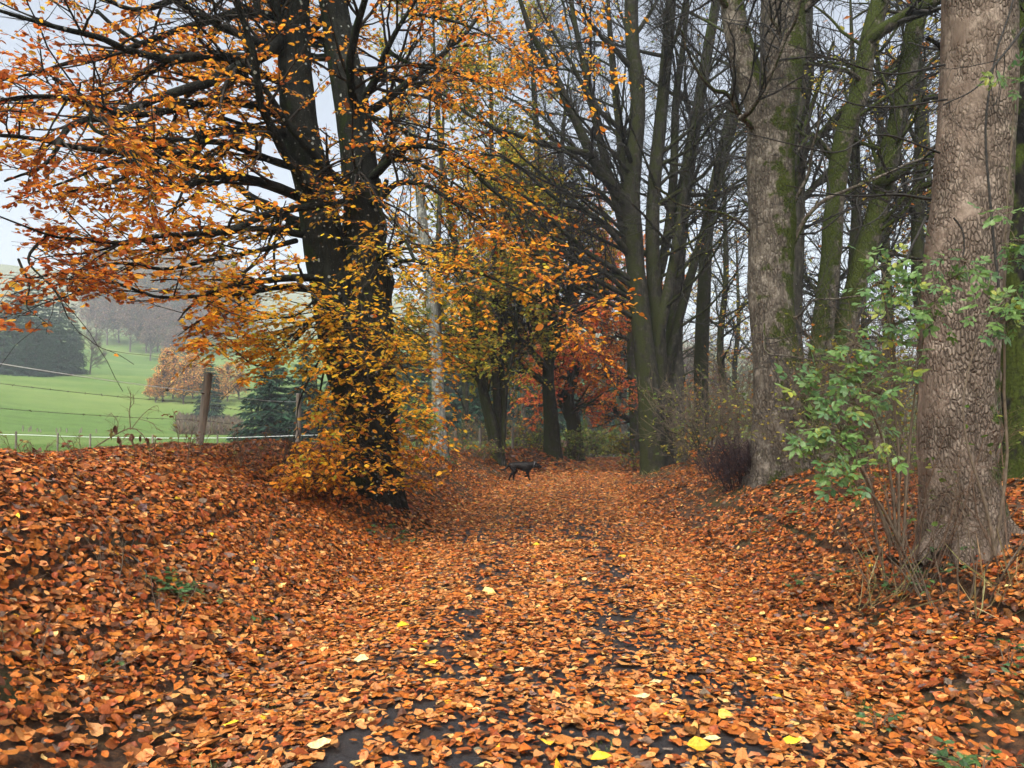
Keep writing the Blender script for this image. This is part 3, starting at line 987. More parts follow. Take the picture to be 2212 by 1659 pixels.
ml = [
    ([(2150, 80), (2170, 10), (2200, -60), (2260, -200)], 6.0, 6.2, .14, .06),
    ([(2140, -150), (2000, -200), (1850, -260), (1700, -330)], 6.0, 5.4, .10, .03),
    ([(2110, -500), (2000, -650), (1900, -800)], 6.0, 6.6, .10, .03),
    ([(2150, -600), (2300, -800), (2400, -1000)], 6.0, 6.6, .10, .03),
]
MLP = [limbP(a, d0, d1, 20) for a, d0, d1, r0, r1 in ml]
MLR = [np.linspace(r0, r1, 20) for a, d0, d1, r0, r1 in ml]
limb_parts(maple, MLP, MLR, M_MAPLE2)
tv = [  # climbing stems and loops on the near trunk
    ([(2165, 700), (2150, 560), (2135, 420), (2128, 300), (2150, 120), (2190, 0)], 5.55, 5.6, .012, .007),
    ([(2000, 470), (1985, 500), (1960, 560), (1958, 620), (1975, 690), (2015, 715)], 5.9, 5.4, .013, .008),
    ([(2060, 470), (2078, 500), (2080, 540), (2070, 570)], 5.62, 5.6, .008, .005),
    ([(2212, 60), (2160, 130), (2110, 190), (2040, 225)], 5.4, 5.3, .012, .004),
    ([(2010, 430), (1940, 420), (1860, 425), (1800, 420), (1700, 400)], 5.8, 5.2, .014, .003),
    ([(2005, 380), (1950, 400), (1900, 470), (1830, 500)], 5.9, 5.4, .012, .003),
    ([(2045, 215), (1950, 230), (1850, 225), (1740, 190), (1650, 200)], 5.9, 5.2, .010, .003),
    ([(2040, 140), (1930, 160), (1820, 130), (1700, 90)], 5.9, 5.2, .010, .003),
    ([(2030, 330), (1900, 290), (1800, 330), (1640, 290), (1560, 270)], 5.9, 5.0, .010, .003),
]
w = Wood()
P_ = np.stack([limbP(a, d0, d1, 20, .02) for a, d0, d1, r0, r1 in tv])
R_ = np.stack([np.linspace(r0, r1, 20) for a, d0, d1, r0, r1 in tv])
w.add(P_, R_, 5)
p2, r2 = children(P_[3:], R_[3:], 7, .2, .95, 50, 12, .7, .4, 7, .16, .02, .55, .0022)
w.add(p2, r2, 4)
p3, r3 = children(p2, r2, 3, .2, .95, 45, 12, .3, .4, 4, .12, .02, .6, .0018)
w.add(p3, r3, 3)
p2, r2 = children(np.stack(MLP), np.stack(MLR), 14, .2, .95, 50, 12, 1.6, .4, 8, .14, .02, .4, .004)
w.add(p2, r2, 4)
p3, r3 = children(p2, r2, 5, .2, .95, 45, 12, .6, .4, 5, .12, .02, .6, .003)
w.add(p3, r3, 3)
w.build('twigs', M_TWIG, maple, 'stuff')
print('maple ok')

# dark dead trunk close behind, at the very edge
st = stem([(2225, 1150), (2215, 900), (2200, 700), (2190, 500), (2196, 350), (2200, 180), (2210, 0), (2230, -400)], 7.2, [.26, .2, .16, .14, .14, .12, .12, .05], 60)
dark = thing('dead_tree', 'blackened hollow trunk at the right edge just behind the thick maple', 'tree', base_of(st))
grow(dark, [st], 6, dict(t0=.55, t1=.95, ang=60, L=1.8, m=10, wig=.15, up=.03, rr=.4), dict(per=6, ang=50, L=.8, m=6, rmin=.004), dict(per=3, ang=45, L=.35, m=4, rmin=.003), M_DARK, seed=9, bump=.07)

# mossy forked maple
low = [(1695, 1015), (1690, 950), (1685, 870), (1676, 760), (1668, 640), (1668, 520), (1664, 400), (1662, 300)]
d_ = 13.0
st1 = stem(low + [(1672, 230), (1690, 130), (1690, 0), (1700, -250), (1720, -600), (1730, -900)], d_, [.60, .48, .41, .395, .40, .41, .40, .385, .31, .26, .24, .18, .11, .03], 150)
st2 = stem([(1664, 400), (1652, 300), (1632, 210), (1605, 120), (1582, 20), (1570, -120), (1540, -400), (1530, -800)], d_ - .12, [.3, .26, .22, .19, .185, .17, .12, .03], 80, False)
forked = thing('maple_tree', 'mossy pale maple forking into two stems high up, right of the track', 'tree', base_of(st1))
trunk_part('trunk', *st1, 72, M_MAPLE2, forked, flare=.35, flh=.5, nflute=5, bump=.05, freq=1.5, fine=.035, seed=11, knots=[(1.1, 4.0, .3, .2), (1.6, 3.3, .35, .15), (2.6, 3.9, .3, .1), (.6, 5.2, -.5, .3)])
trunk_part('second_stem', *st2, 40, M_MAPLE2, forked, bump=.05, freq=1.7, fine=.03, seed=12)
fl = [
    ([(1625, 275), (1590, 240), (1565, 200), (1540, 190), (1500, 130), (1470, 60)], 12.8, 11.2, .055, .015),
    ([(1600, 255), (1625, 235), (1660, 170), (1700, 90), (1730, 30), (1760, -60)], 12.2, 10.6, .05, .02),
    ([(1650, 210), (1690, 90), (1660, 30), (1700, -40)], 12.4, 11.8, .05, .015),
    ([(1715, 440), (1750, 370), (1765, 300), (1790, 200), (1840, 90)], 12.9, 11.6, .035, .012),
    ([(1706, 690), (1730, 680), (1760, 650), (1850, 640), (1950, 645)], 12.9, 11.4, .025, .008),
    ([(1650, 700), (1658, 760), (1700, 770), (1790, 780)], 12.6, 11.2, .02, .01),
    ([(1700, 560), (1740, 470), (1800, 420), (1900, 380), (2000, 340)], 13.0, 12.2, .05, .015),
    ([(1690, 60), (1740, 20), (1800, -40), (1880, -120)], 13.0, 12.4, .07, .02),
    ([(1575, 20), (1530, -30), (1460, -70), (1380, -100)], 12.8, 11.8, .06, .02),
    ([(1620, 500), (1560, 460), (1480, 440), (1420, 400)], 13.0, 12.0, .03, .008),
]
FLP = [limbP(a, d0, d1, 20, .08) for a, d0, d1, r0, r1 in fl]
FLR = [np.linspace(r0, r1, 20) for a, d0, d1, r0, r1 in fl]
limb_parts(forked, FLP, FLR, M_MAPLE2)
w = Wood()
p2, r2 = children(np.stack(FLP), np.stack(FLR), 11, .15, .97, 50, 14, 2.0, .3, 9, .13, .02, .5, .005)
w.add(p2, r2, 4)
px2, rx2 = children(np.stack([resample(st1[0][70:], 40), resample(st2[0][10:], 40)]), np.stack([resample(st1[1][70:, None], 40)[:, 0], resample(st2[1][10:, None], 40)[:, 0]]), 16, .05, .95, 60, 14, 2.6, .3, 9, .12, .03, .12, .006)
w.add(px2, rx2, 4)
p3, r3 = children(np.concatenate((p2, px2)), np.concatenate((r2, rx2)), 6, .15, .97, 45, 14, .8, .3, 5, .12, .02, .5, .0035)
w.add(p3, r3, 3)
p4, r4 = children(p3, r3, 3, .2, .97, 45, 14, .35, .3, 4, .12, .02, .6, .003)
w.add(p4, r4, 3)
w.build('twigs', M_TWIG, forked, 'stuff')

# twin mossy maple behind
sa = stem([(1755, 1000), (1765, 880), (1775, 740), (1795, 553), (1802, 433), (1822, 300), (1856, 200), (1875, 100), (1902, 0), (1940, -160), (1990, -500)], 16, [.45, .30, .24, .215, .21, .21, .2, .19, .17, .13, .05], 110)
sb = stem([(1780, 990), (1795, 850), (1830, 690), (1868, 553), (1902, 433), (1922, 333), (1952, 200), (1975, 67), (1988, 0), (2010, -200), (2040, -600)], 16.1, [.36, .29, .25, .235, .225, .21, .2, .19, .17, .12, .05], 110)
twin = thing('maple_tree', 'pair of slanting moss-covered maple stems rising together between the two thick maples', 'tree', base_of(sa))
tx = [(limbP([(1872, 100), (1900, 70), (1960, 30), (2010, 10), (2080, -30), (2150, -60)], 16, 14.6, 14, .06), .17, .08),
      (limbP([(1888, 400), (1930, 385), (1960, 360), (2010, 335), (2050, 320)], 16, 14.8, 14, .06), .11, .05),
      (limbP([(1940, 440), (1990, 410), (2040, 390), (2090, 370)], 16.2, 15.4, 14, .06), .11, .05),
      (limbP([(1800, 340), (1760, 290), (1720, 330), (1650, 360)], 16, 15.5, 14, .06), .06, .03),
      (limbP([(1880, 190), (1820, 150), (1740, 140), (1600, 150)], 16, 15, 14, .06), .06, .02),
      (limbP([(1950, 240), (2010, 210), (2060, 225), (2120, 260)], 16, 15, 14, .06), .08, .03)]
grow(twin, [sa, sb], 13, dict(t0=.3, t1=.97, ang=58, L=3.4, m=14, wig=.1, up=.03, rr=.22, rmin=.015), dict(per=8, t0=.15, ang=48, L=1.6, m=8, wig=.12, up=.02, rmin=.006),
     dict(per=5, ang=45, L=.7, m=5, wig=.12, rmin=.004), M_TWIN, extra=tx, flare=.3, sides=36, bump=.05, fine=.03, seed=20, sub4=dict(per=2, ang=45, L=.35, m=4, wig=.12, rmin=.0035),
     leaf=dict(per=2, size=.085, cols=[OLIVE, GOLD], w=[1, .7], clump=.5, cut=.42))

# the great fan of stems beyond the dog
f1 = stem([(1415, 1012), (1402, 850), (1388, 720), (1374, 580), (1364, 433), (1374, 300), (1377, 200), (1367, 100), (1364, 0), (1370, -200), (1375, -500), (1380, -800)], 26, [.52, .42, .37, .34, .31, .28, .25, .22, .19, .15, .1, .03], 90)
f2 = stem([(1435, 1008), (1428, 850), (1420, 700), (1410, 560), (1412, 420), (1425, 280), (1440, 120), (1450, -20), (1460, -300), (1470, -700)], 26.5, [.36, .31, .28, .26, .24, .21, .17, .14, .09, .03], 80)
f3 = stem([(1412, 830), (1425, 720), (1445, 620), (1470, 480), (1490, 330), (1520, 180), (1545, 20), (1580, -250)], 26.3, [.2, .21, .19, .17, .15, .13, .1, .04], 60, False)
f4 = stem([(1395, 740), (1412, 640), (1440, 520), (1455, 380), (1460, 220), (1480, 60), (1490, -150)], 27, [.18, .19, .17, .15, .13, .1, .04], 60, False)
f5 = stem([(1392, 740), (1375, 600), (1340, 470), (1300, 320), (1270, 180), (1240, 40), (1215, -120)], 26.8, [.18, .19, .17, .15, .13, .1, .04], 60, False)
f6 = stem([(1388, 700), (1372, 540), (1350, 400), (1335, 250), (1320, 100), (1310, -60)], 27.4, [.22, .19, .16, .13, .05], 60, False)
f7 = stem([(1420, 900), (1440, 790), (1480, 640), (1525, 480), (1570, 330), (1610, 200)], 27.2, [.2, .19, .16, .12, .05], 60, False)
fan = thing('hornbeam_tree', 'tall mossy tree with a fan of dark bare limbs, right of the dog', 'tree', base_of(f1))
fx = [(limbP([(1362, 470), (1357, 443), (1320, 400), (1284, 350), (1260, 293), (1230, 240), (1210, 187), (1190, 140), (1157, 93), (1137, 43), (1120, -20)], 26, 23.5, 16, .1), .24, .07),
      (limbP([(1290, 335), (1220, 320), (1137, 300), (1070, 277), (1003, 240), (937, 187), (900, 150)], 25, 22.5, 16, .1), .14, .03),
      (limbP([(1365, 560), (1290, 470), (1200, 430), (1100, 350), (1020, 330)], 26, 23, 16, .15), .13, .03),
      (limbP([(1370, 610), (1290, 560), (1220, 500), (1150, 430), (1080, 400)], 26, 23, 16, .15), .12, .03),
      (limbP([(1375, 650), (1300, 610), (1230, 550), (1160, 520), (1060, 490)], 26, 22.6, 16, .15), .11, .03),
      (limbP([(1375, 690), (1310, 650), (1250, 620), (1190, 590), (1130, 560)], 26, 23.4, 16, .15), .1, .03),
      (limbP([(1366, 300), (1290, 230), (1240, 150), (1190, 60), (1150, -40)], 26, 24, 16, .15), .12, .03),
      (limbP([(1370, 150), (1320, 100), (1280, 60), (1250, 0), (1220, -60)], 26, 24, 16, .15), .12, .03)]
for q in range(11):
    y0 = rng.uniform(300, 690)
    ln_, el = rng.uniform(260, 520), math.radians(rng.uniform(22, 52))
    s0 = (1372 + .05 * (y0 - 330), y0)
    e = (s0[0] - ln_ * math.cos(el), y0 - ln_ * math.sin(el))
    m_ = (s0[0] * .5 + e[0] * .5 + rng.uniform(-15, 15), y0 * .5 + e[1] * .5 + rng.uniform(-12, 26))
    fx.append((limbP([s0, m_, e], rng.uniform(26, 26.4), rng.uniform(20, 27), 16, .25), rng.uniform(.06, .12), .02))
for q in range(9):
    y0 = 360 + q * 40
    s0 = (1425, y0)
    e = (rng.uniform(1560, 1660), y0 - rng.uniform(150, 280))
    fx.append((limbP([s0, ((s0[0] + e[0]) / 2, (y0 + e[1]) / 2 + 30), e], 26.5, rng.uniform(22, 28), 16, .2), rng.uniform(.06, .1), .025))
grow(fan, [f1, f2, f3, f4, f5, f6, f7], 14, dict(t0=.25, t1=.97, ang=50, ang_j=15, L=6.0, Lt=.4, m=14, wig=.055, up=.006, rr=.36, rmin=.032, end=.25, bias=(-.34, -.12, 0)),
     dict(per=8, t0=.15, ang=40, L=2.4, m=7, wig=.10, up=.015, rmin=.012), dict(per=5, ang=40, L=1.25, m=3, wig=.1, rmin=.008), M_FAN, extra=fx, flare=.25, sides=22, seed=30,
     sub4=dict(per=2, ang=42, L=.6, m=3, wig=.12, rmin=.0065),
     leaf=dict(per=1, size=.11, cols=[OLIVE, GOLD, COP], w=[1, .8, .8], clump=.35, cut=.35))

def simple(name, label, pts, d, r, mat, n=60, **kw):
    st = stem(pts, d, r, n)
    t = thing(name, label, 'tree', base_of(st), kw.pop('group', None))
    grow(t, [st] + [stem(*a, ground_=False) for a in kw.pop('more', [])], kw.pop('nl', 14), kw.pop('lim'), kw.pop('tw'), kw.pop('sub'), mat, **kw)
    return t

LIM = dict(t0=.35, t1=.97, ang=50, ang_j=14, L=4.2, Lt=.4, m=10, wig=.09, up=.02, rr=.4, rmin=.03, end=.25)
TW = dict(per=10, t0=.15, ang=42, L=2.0, m=6, wig=.12, up=.01, rmin=.014)
SUB = dict(per=6, ang=42, L=.95, m=3, wig=.12, rmin=.009)

simple('hornbeam_tree', 'grey straight trunk standing close beside the mossy fan of limbs', [(1456, 1005), (1458, 880), (1456, 740), (1462, 600), (1475, 440), (1500, 280), (1530, 100), (1560, -80), (1600, -400)], 28, [.45, .36, .32, .3, .26, .22, .17, .13, .04], M_GREY, lim=LIM, tw=TW, sub=SUB, seed=40)
simple('hornbeam_tree', 'slim dark trunk seen between the grey trunk and the forked maple', [(1512, 985), (1515, 800), (1520, 640), (1530, 480), (1560, 330), (1590, 180), (1600, 0), (1620, -300)], 33, [.42, .34, .31, .28, .24, .2, .15, .04], M_FAN, lim=LIM, tw=TW, sub=SUB, seed=41,
       leaf=dict(per=1, size=.13, cols=[GOLD, COP, OLIVE], w=[1, 1.4, .6], clump=.3, cut=.2))
simple('maple_tree', 'straight grey trunk half hidden right behind the forked maple', [(1722, 1000), (1712, 850), (1705, 700), (1712, 540), (1716, 380), (1730, 200), (1740, 0), (1760, -300)], 19, [.45, .36, .32, .3, .27, .22, .17, .04], M_GREY, lim=LIM, tw=TW, sub=SUB, seed=42)
simple('ash_tree', 'pale lichen-spotted trunk on the mossy foot left of the dog', [(938, 1012), (946, 940), (947, 860), (943, 760), (935, 690), (928, 600), (915, 500), (905, 400), (890, 280), (880, 120)], 22, [.34, .23, .19, .18, .17, .16, .14, .11, .08, .03], M_PALE, nl=13,
       lim=dict(LIM, t0=.4, L=2.8, ang=55), tw=dict(TW, rmin=.010), sub=dict(SUB, rmin=.006), seed=43, flare=.6,
       leaf=dict(per=2, size=.10, cols=[OLIVE, GOLD], w=[.5, 1], clump=.5, cut=.25))
simple('ash_tree', 'slender pale second stem rising beside the lichen-spotted trunk', [(962, 1000), (955, 900), (948, 740), (946, 600), (948, 480), (955, 330), (960, 180)], 23, [.16, .13, .11, .09, .08, .06, .02], M_GREY, nl=9,
       lim=dict(LIM, t0=.45, L=2.0, ang=50), tw=dict(TW, per=6, rmin=.010, L=1.2), sub=dict(SUB, rmin=.006, L=.6), seed=44)
OLV = dict(per=5, p2=2, size=.165, cols=[OLIVE, GOLD, COP, (.15, .17, .03)], w=[1.2, 1, .4, .6], clump=.33, cut=-.5)
simple('hazel_tree', 'multi-stemmed leaning dark tree left of the dog with olive leaves', [(1082, 998), (1065, 930), (1045, 850), (1030, 760), (1010, 660), (985, 540), (965, 420), (950, 300), (940, 150), (935, 20)], 27, [.30, .21, .16, .145, .13, .11, .08, .03], M_FAN, nl=15,
       more=[([(1082, 995), (1073, 860), (1068, 740), (1070, 600), (1066, 460), (1062, 320), (1060, 180), (1052, 30)], 27.2, [.17, .15, .14, .12, .1, .07, .03]),
             ([(1083, 990), (1085, 850), (1078, 700), (1084, 560), (1090, 400), (1098, 260)], 27.5, [.15, .14, .12, .1, .07, .03]),
             ([(1078, 980), (1055, 880), (1030, 810), (1000, 740), (965, 690), (930, 640)], 26.6, [.14, .12, .1, .08, .04]),
             ([(1086, 995), (1092, 850), (1110, 740), (1125, 640), (1150, 540), (1180, 450)], 26.8, [.11, .09, .08, .07, .05, .03])],
       lim=dict(LIM, t0=.3, L=3.0, ang=50), tw=dict(TW, rmin=.012), sub=dict(SUB, rmin=.008), seed=45, flare=.2, leaf=OLV)
simple('hornbeam_tree', 'mossy trunk branching like a broom left of the track, behind the dog', [(1196, 985), (1190, 900), (1184, 820), (1186, 760), (1178, 660), (1172, 560), (1165, 440), (1160, 300), (1150, 140), (1145, 10)], 32, [.42, .29, .25, .25, .19, .15, .1, .03], M_FAN, nl=20,
       more=[([(1186, 770), (1150, 680), (1120, 590), (1095, 500), (1080, 400)], 32, [.22, .2, .16, .11, .04]),
             ([(1186, 770), (1196, 660), (1205, 540), (1210, 420), (1215, 300), (1230, 150)], 32.3, [.22, .2, .15, .1, .04]),
             ([(1188, 790), (1215, 700), (1232, 600), (1240, 480)], 31.8, [.2, .18, .13, .05]),
             ([(1184, 800), (1130, 740), (1085, 710), (1040, 700)], 31.4, [.16, .13, .1, .04]),
             ([(1184, 830), (1140, 800), (1100, 770), (1060, 765)], 31.4, [.14, .11, .09, .04])],
       lim=dict(LIM, t0=.25, L=2.8, ang=48), tw=dict(TW, rmin=.014), sub=dict(SUB, rmin=.009), seed=46, flare=.3,
       leaf=dict(per=4, p2=1, size=.17, cols=[OLIVE, GOLD, COP], w=[1, 1, .7], clump=.3, cut=-.2))
REDL = dict(per=7, p2=4, size=.2, cols=[(.58, .14, .05), (.62, .22, .05), (.5, .10, .05), (.64, .30, .05)], w=[1, 1, .8, .5], clump=.22, cut=-.6)
simple('beech_tree', 'leaning tree with a copper-red crown at the far left of the track', [(1248, 975), (1238, 910), (1226, 860), (1240, 800), (1238, 700), (1245, 600), (1250, 480)], 42, [.5, .42, .36, .3, .26, .18, .04], M_FAN, nl=16,
       more=[([(1246, 940), (1222, 890), (1205, 850), (1195, 800), (1190, 740)], 42, [.22, .2, .17, .13, .05])],
       lim=dict(LIM, t0=.15, L=5.0, ang=72, rmin=.05, up=-.03), tw=dict(TW, L=2.2, rmin=.02, up=-.03), sub=dict(SUB, rmin=.014), seed=47, limb_obj=True, leaf=REDL)
ORL = dict(per=6, p2=3, size=.21, cols=[(.6, .24, .04), (.55, .17, .035), (.62, .32, .04), (.45, .12, .035)], w=[1, 1, .6, .5], clump=.22, cut=-.35)
simple('beech_tree', 'broad copper-orange beech over the far end of the track', [(1378, 975), (1374, 900), (1368, 800), (1365, 700), (1362, 560), (1360, 420)], 44, [.5, .4, .36, .3, .2, .04], M_GREY, nl=20,
       lim=dict(LIM, t0=.15, L=5.2, ang=72, rmin=.05, up=-.02, bias=(-.4, 0, 0)), tw=dict(TW, L=2.3, rmin=.02, up=-.03), sub=dict(SUB, rmin=.014), seed=48, leaf=ORL)
FARL = dict(per=4, p2=2, size=.26, cols=[(.40, .15, .03), (.32, .09, .025), (.40, .22, .04), (.22, .16, .04)], w=[1, .8, .8, .5], clump=.2, cut=-.2)
for q, (px_, d, lb) in enumerate([(1275, 62, 'distant misty trunk with orange leaves, first one left of the end of the track'), (1308, 70, 'distant misty trunk straight above the end of the track'), (1345, 64, 'distant misty trunk just right of the end of the track')]):
    simple('beech_tree', lb, [(px_, 965), (px_ - 4, 900), (px_ + 2, 800), (px_, 700), (px_ + 6, 560)], d, [.62, .5, .42, .3, .05], M_GREY, nl=16, lim=dict(LIM, t0=.25, L=5.2, ang=62, rmin=.06), tw=dict(TW, per=7, L=2.4, rmin=.03), sub=dict(SUB, per=4, rmin=.02), seed=50 + q, limb_obj=False, leaf=FARL)

BARE = dict(per=1, size=.2, cols=[GOLD, COP, OLIVE], w=[1, 1, .7], clump=.25, cut=.1)
WL = []
for q, (px_, d, lb) in enumerate([(1560, 40, 'bare tree far behind the dark shrubs, left of the forked maple'), (1640, 46, 'bare tree seen far behind the foot of the forked maple'), (1800, 34, 'bare tree with rusty leaves seen through the twin mossy stems')]):
    WL.append(simple('woodland_tree', lb, [(px_, 960), (px_ + 4, 860), (px_ - 4, 740), (px_ + 8, 600), (px_ + 5, 440), (px_, 280)], d, [.27, .21, .18, .15, .1, .03], M_GREY if q % 2 else M_FAN, nl=24,
           lim=dict(LIM, t0=.15, L=4.6, ang=55, rmin=.04), tw=dict(TW, per=9, L=2.2, rmin=.02), sub=dict(SUB, per=6, rmin=.012), seed=60 + q, limb_obj=False, leaf=BARE))
for q, (px_, d, lb) in enumerate([(1930, 30, 'bare twiggy tree with orange leaves left of the thick maple trunk'), (2060, 40, 'bare far tree hidden behind the thick maple trunk'), (1850, 25, 'bare tree close behind the twin mossy stems'), (2000, 23, 'bare tree close behind the left edge of the thick maple'), (2180, 34, 'bare far tree behind the blackened trunk'), (1875, 40, 'bare far tree between the twin mossy stems and the thick maple'),
                                  (1000, 48, 'far bare tree behind the multi-stemmed leaning tree'), (1130, 54, 'far grey tree between the leaning tree and the broom-like trunk'), (1480, 56, 'far brown tree right of the grey trunk'), (1590, 60, 'faint far tree just left of the forked maple')]):
    p = at(px_, 960, d)
    copy_tree(WL[q % 3], (p[0], p[1], float(gz(p[0], p[1])) - .4), 1.1 + q * 1.9, rng.uniform(.9, 1.15), lb)
print('trees ok')

# ================================================================ SHRUBS AND UNDERGROWTH
def shrub(name, label, px, d, h, spread, n, mat, leaf=None, base_py=None, off=(0, 0), r=.008, per2=6, per3=4, cat='shrub', group=None, lean=(0, 0, 0), rmin=None, tw=None, hang=.0):
    p = at(px, 960, d)
    x, y = p[0] + off[0], p[1] + off[1]
    t = thing(name, label, cat, (x, y, float(gz(x, y)) - .03), group)
    b = BASE[t.name]
    rm = rmin or max(.0018, d * .00036)
    a = rng.uniform(0, 2 * np.pi, n)
    q = np.sqrt(rng.random(n))
    st = b + np.stack((np.cos(a) * q * spread * .35, np.sin(a) * q * spread * .35, np.zeros(n)), 1)
    st[:, 2] = gz(st[:, 0], st[:, 1]) - .03
    dd = nrm(np.stack((np.cos(a) * q * spread / h * .8, np.sin(a) * q * spread / h * .8, np.ones(n)), 1) + np.array(lean))
    m = 10
    P = np.empty((n, m, 3)); P[:, 0] = st
    L = h * rng.uniform(.6, 1.1, n)
    for k in range(1, m):
        dd = dd + rng.normal(0, .09, (n, 3)); dd[:, 2] -= hang * k / m
        dd = nrm(dd)
        P[:, k] = P[:, k - 1] + dd * (L / (m - 1))[:, None]
    R = np.maximum(r * rng.uniform(.6, 1.2, n)[:, None] * np.linspace(1, .3, m)[None], rm)
    p2, r2 = children(P, R, per2, .2, .98, 42, 14, h * .42, .4, 6, .14, .02, .6, rm)
    p3, r3 = children(p2, r2, per3, .2, .98, 42, 14, h * .18, .4, 3, .14, .02, .6, rm * .85)
    for Pq, Rq in zip(P[:12], R[:12]):
        V, F = tubes(Pq[None], Rq[None], 5)
        part('stem', V, F, mat, t)
    w = Wood()
    if n > 12: w.add(P[12:], R[12:], 4)
    w.add(p2, r2, 3).add(p3, r3, 3)
    w.build('twigs', tw or mat, t, 'stuff')
    if leaf:
        po, D, Nn = leaves_on(p3, leaf.get('per', 3), .1, .3, 55, .6)
        k = rng.random(len(po)) < leaf.get('keep', 1.)
        po, D, Nn = po[k], D[k], Nn[k]
        L_ = Leaves()
        L_.add(*leaf_geo(po, D, Nn, leaf['size'] * np.exp(rng.normal(0, .2, len(po))), pal(leaf['cols'], leaf['w'], len(po), .2), T_MID, leaf.get('ratio', .6), .2, .25))
        L_.build('foliage', leaf.get('mat', M_FARLEAF), t)
    return t

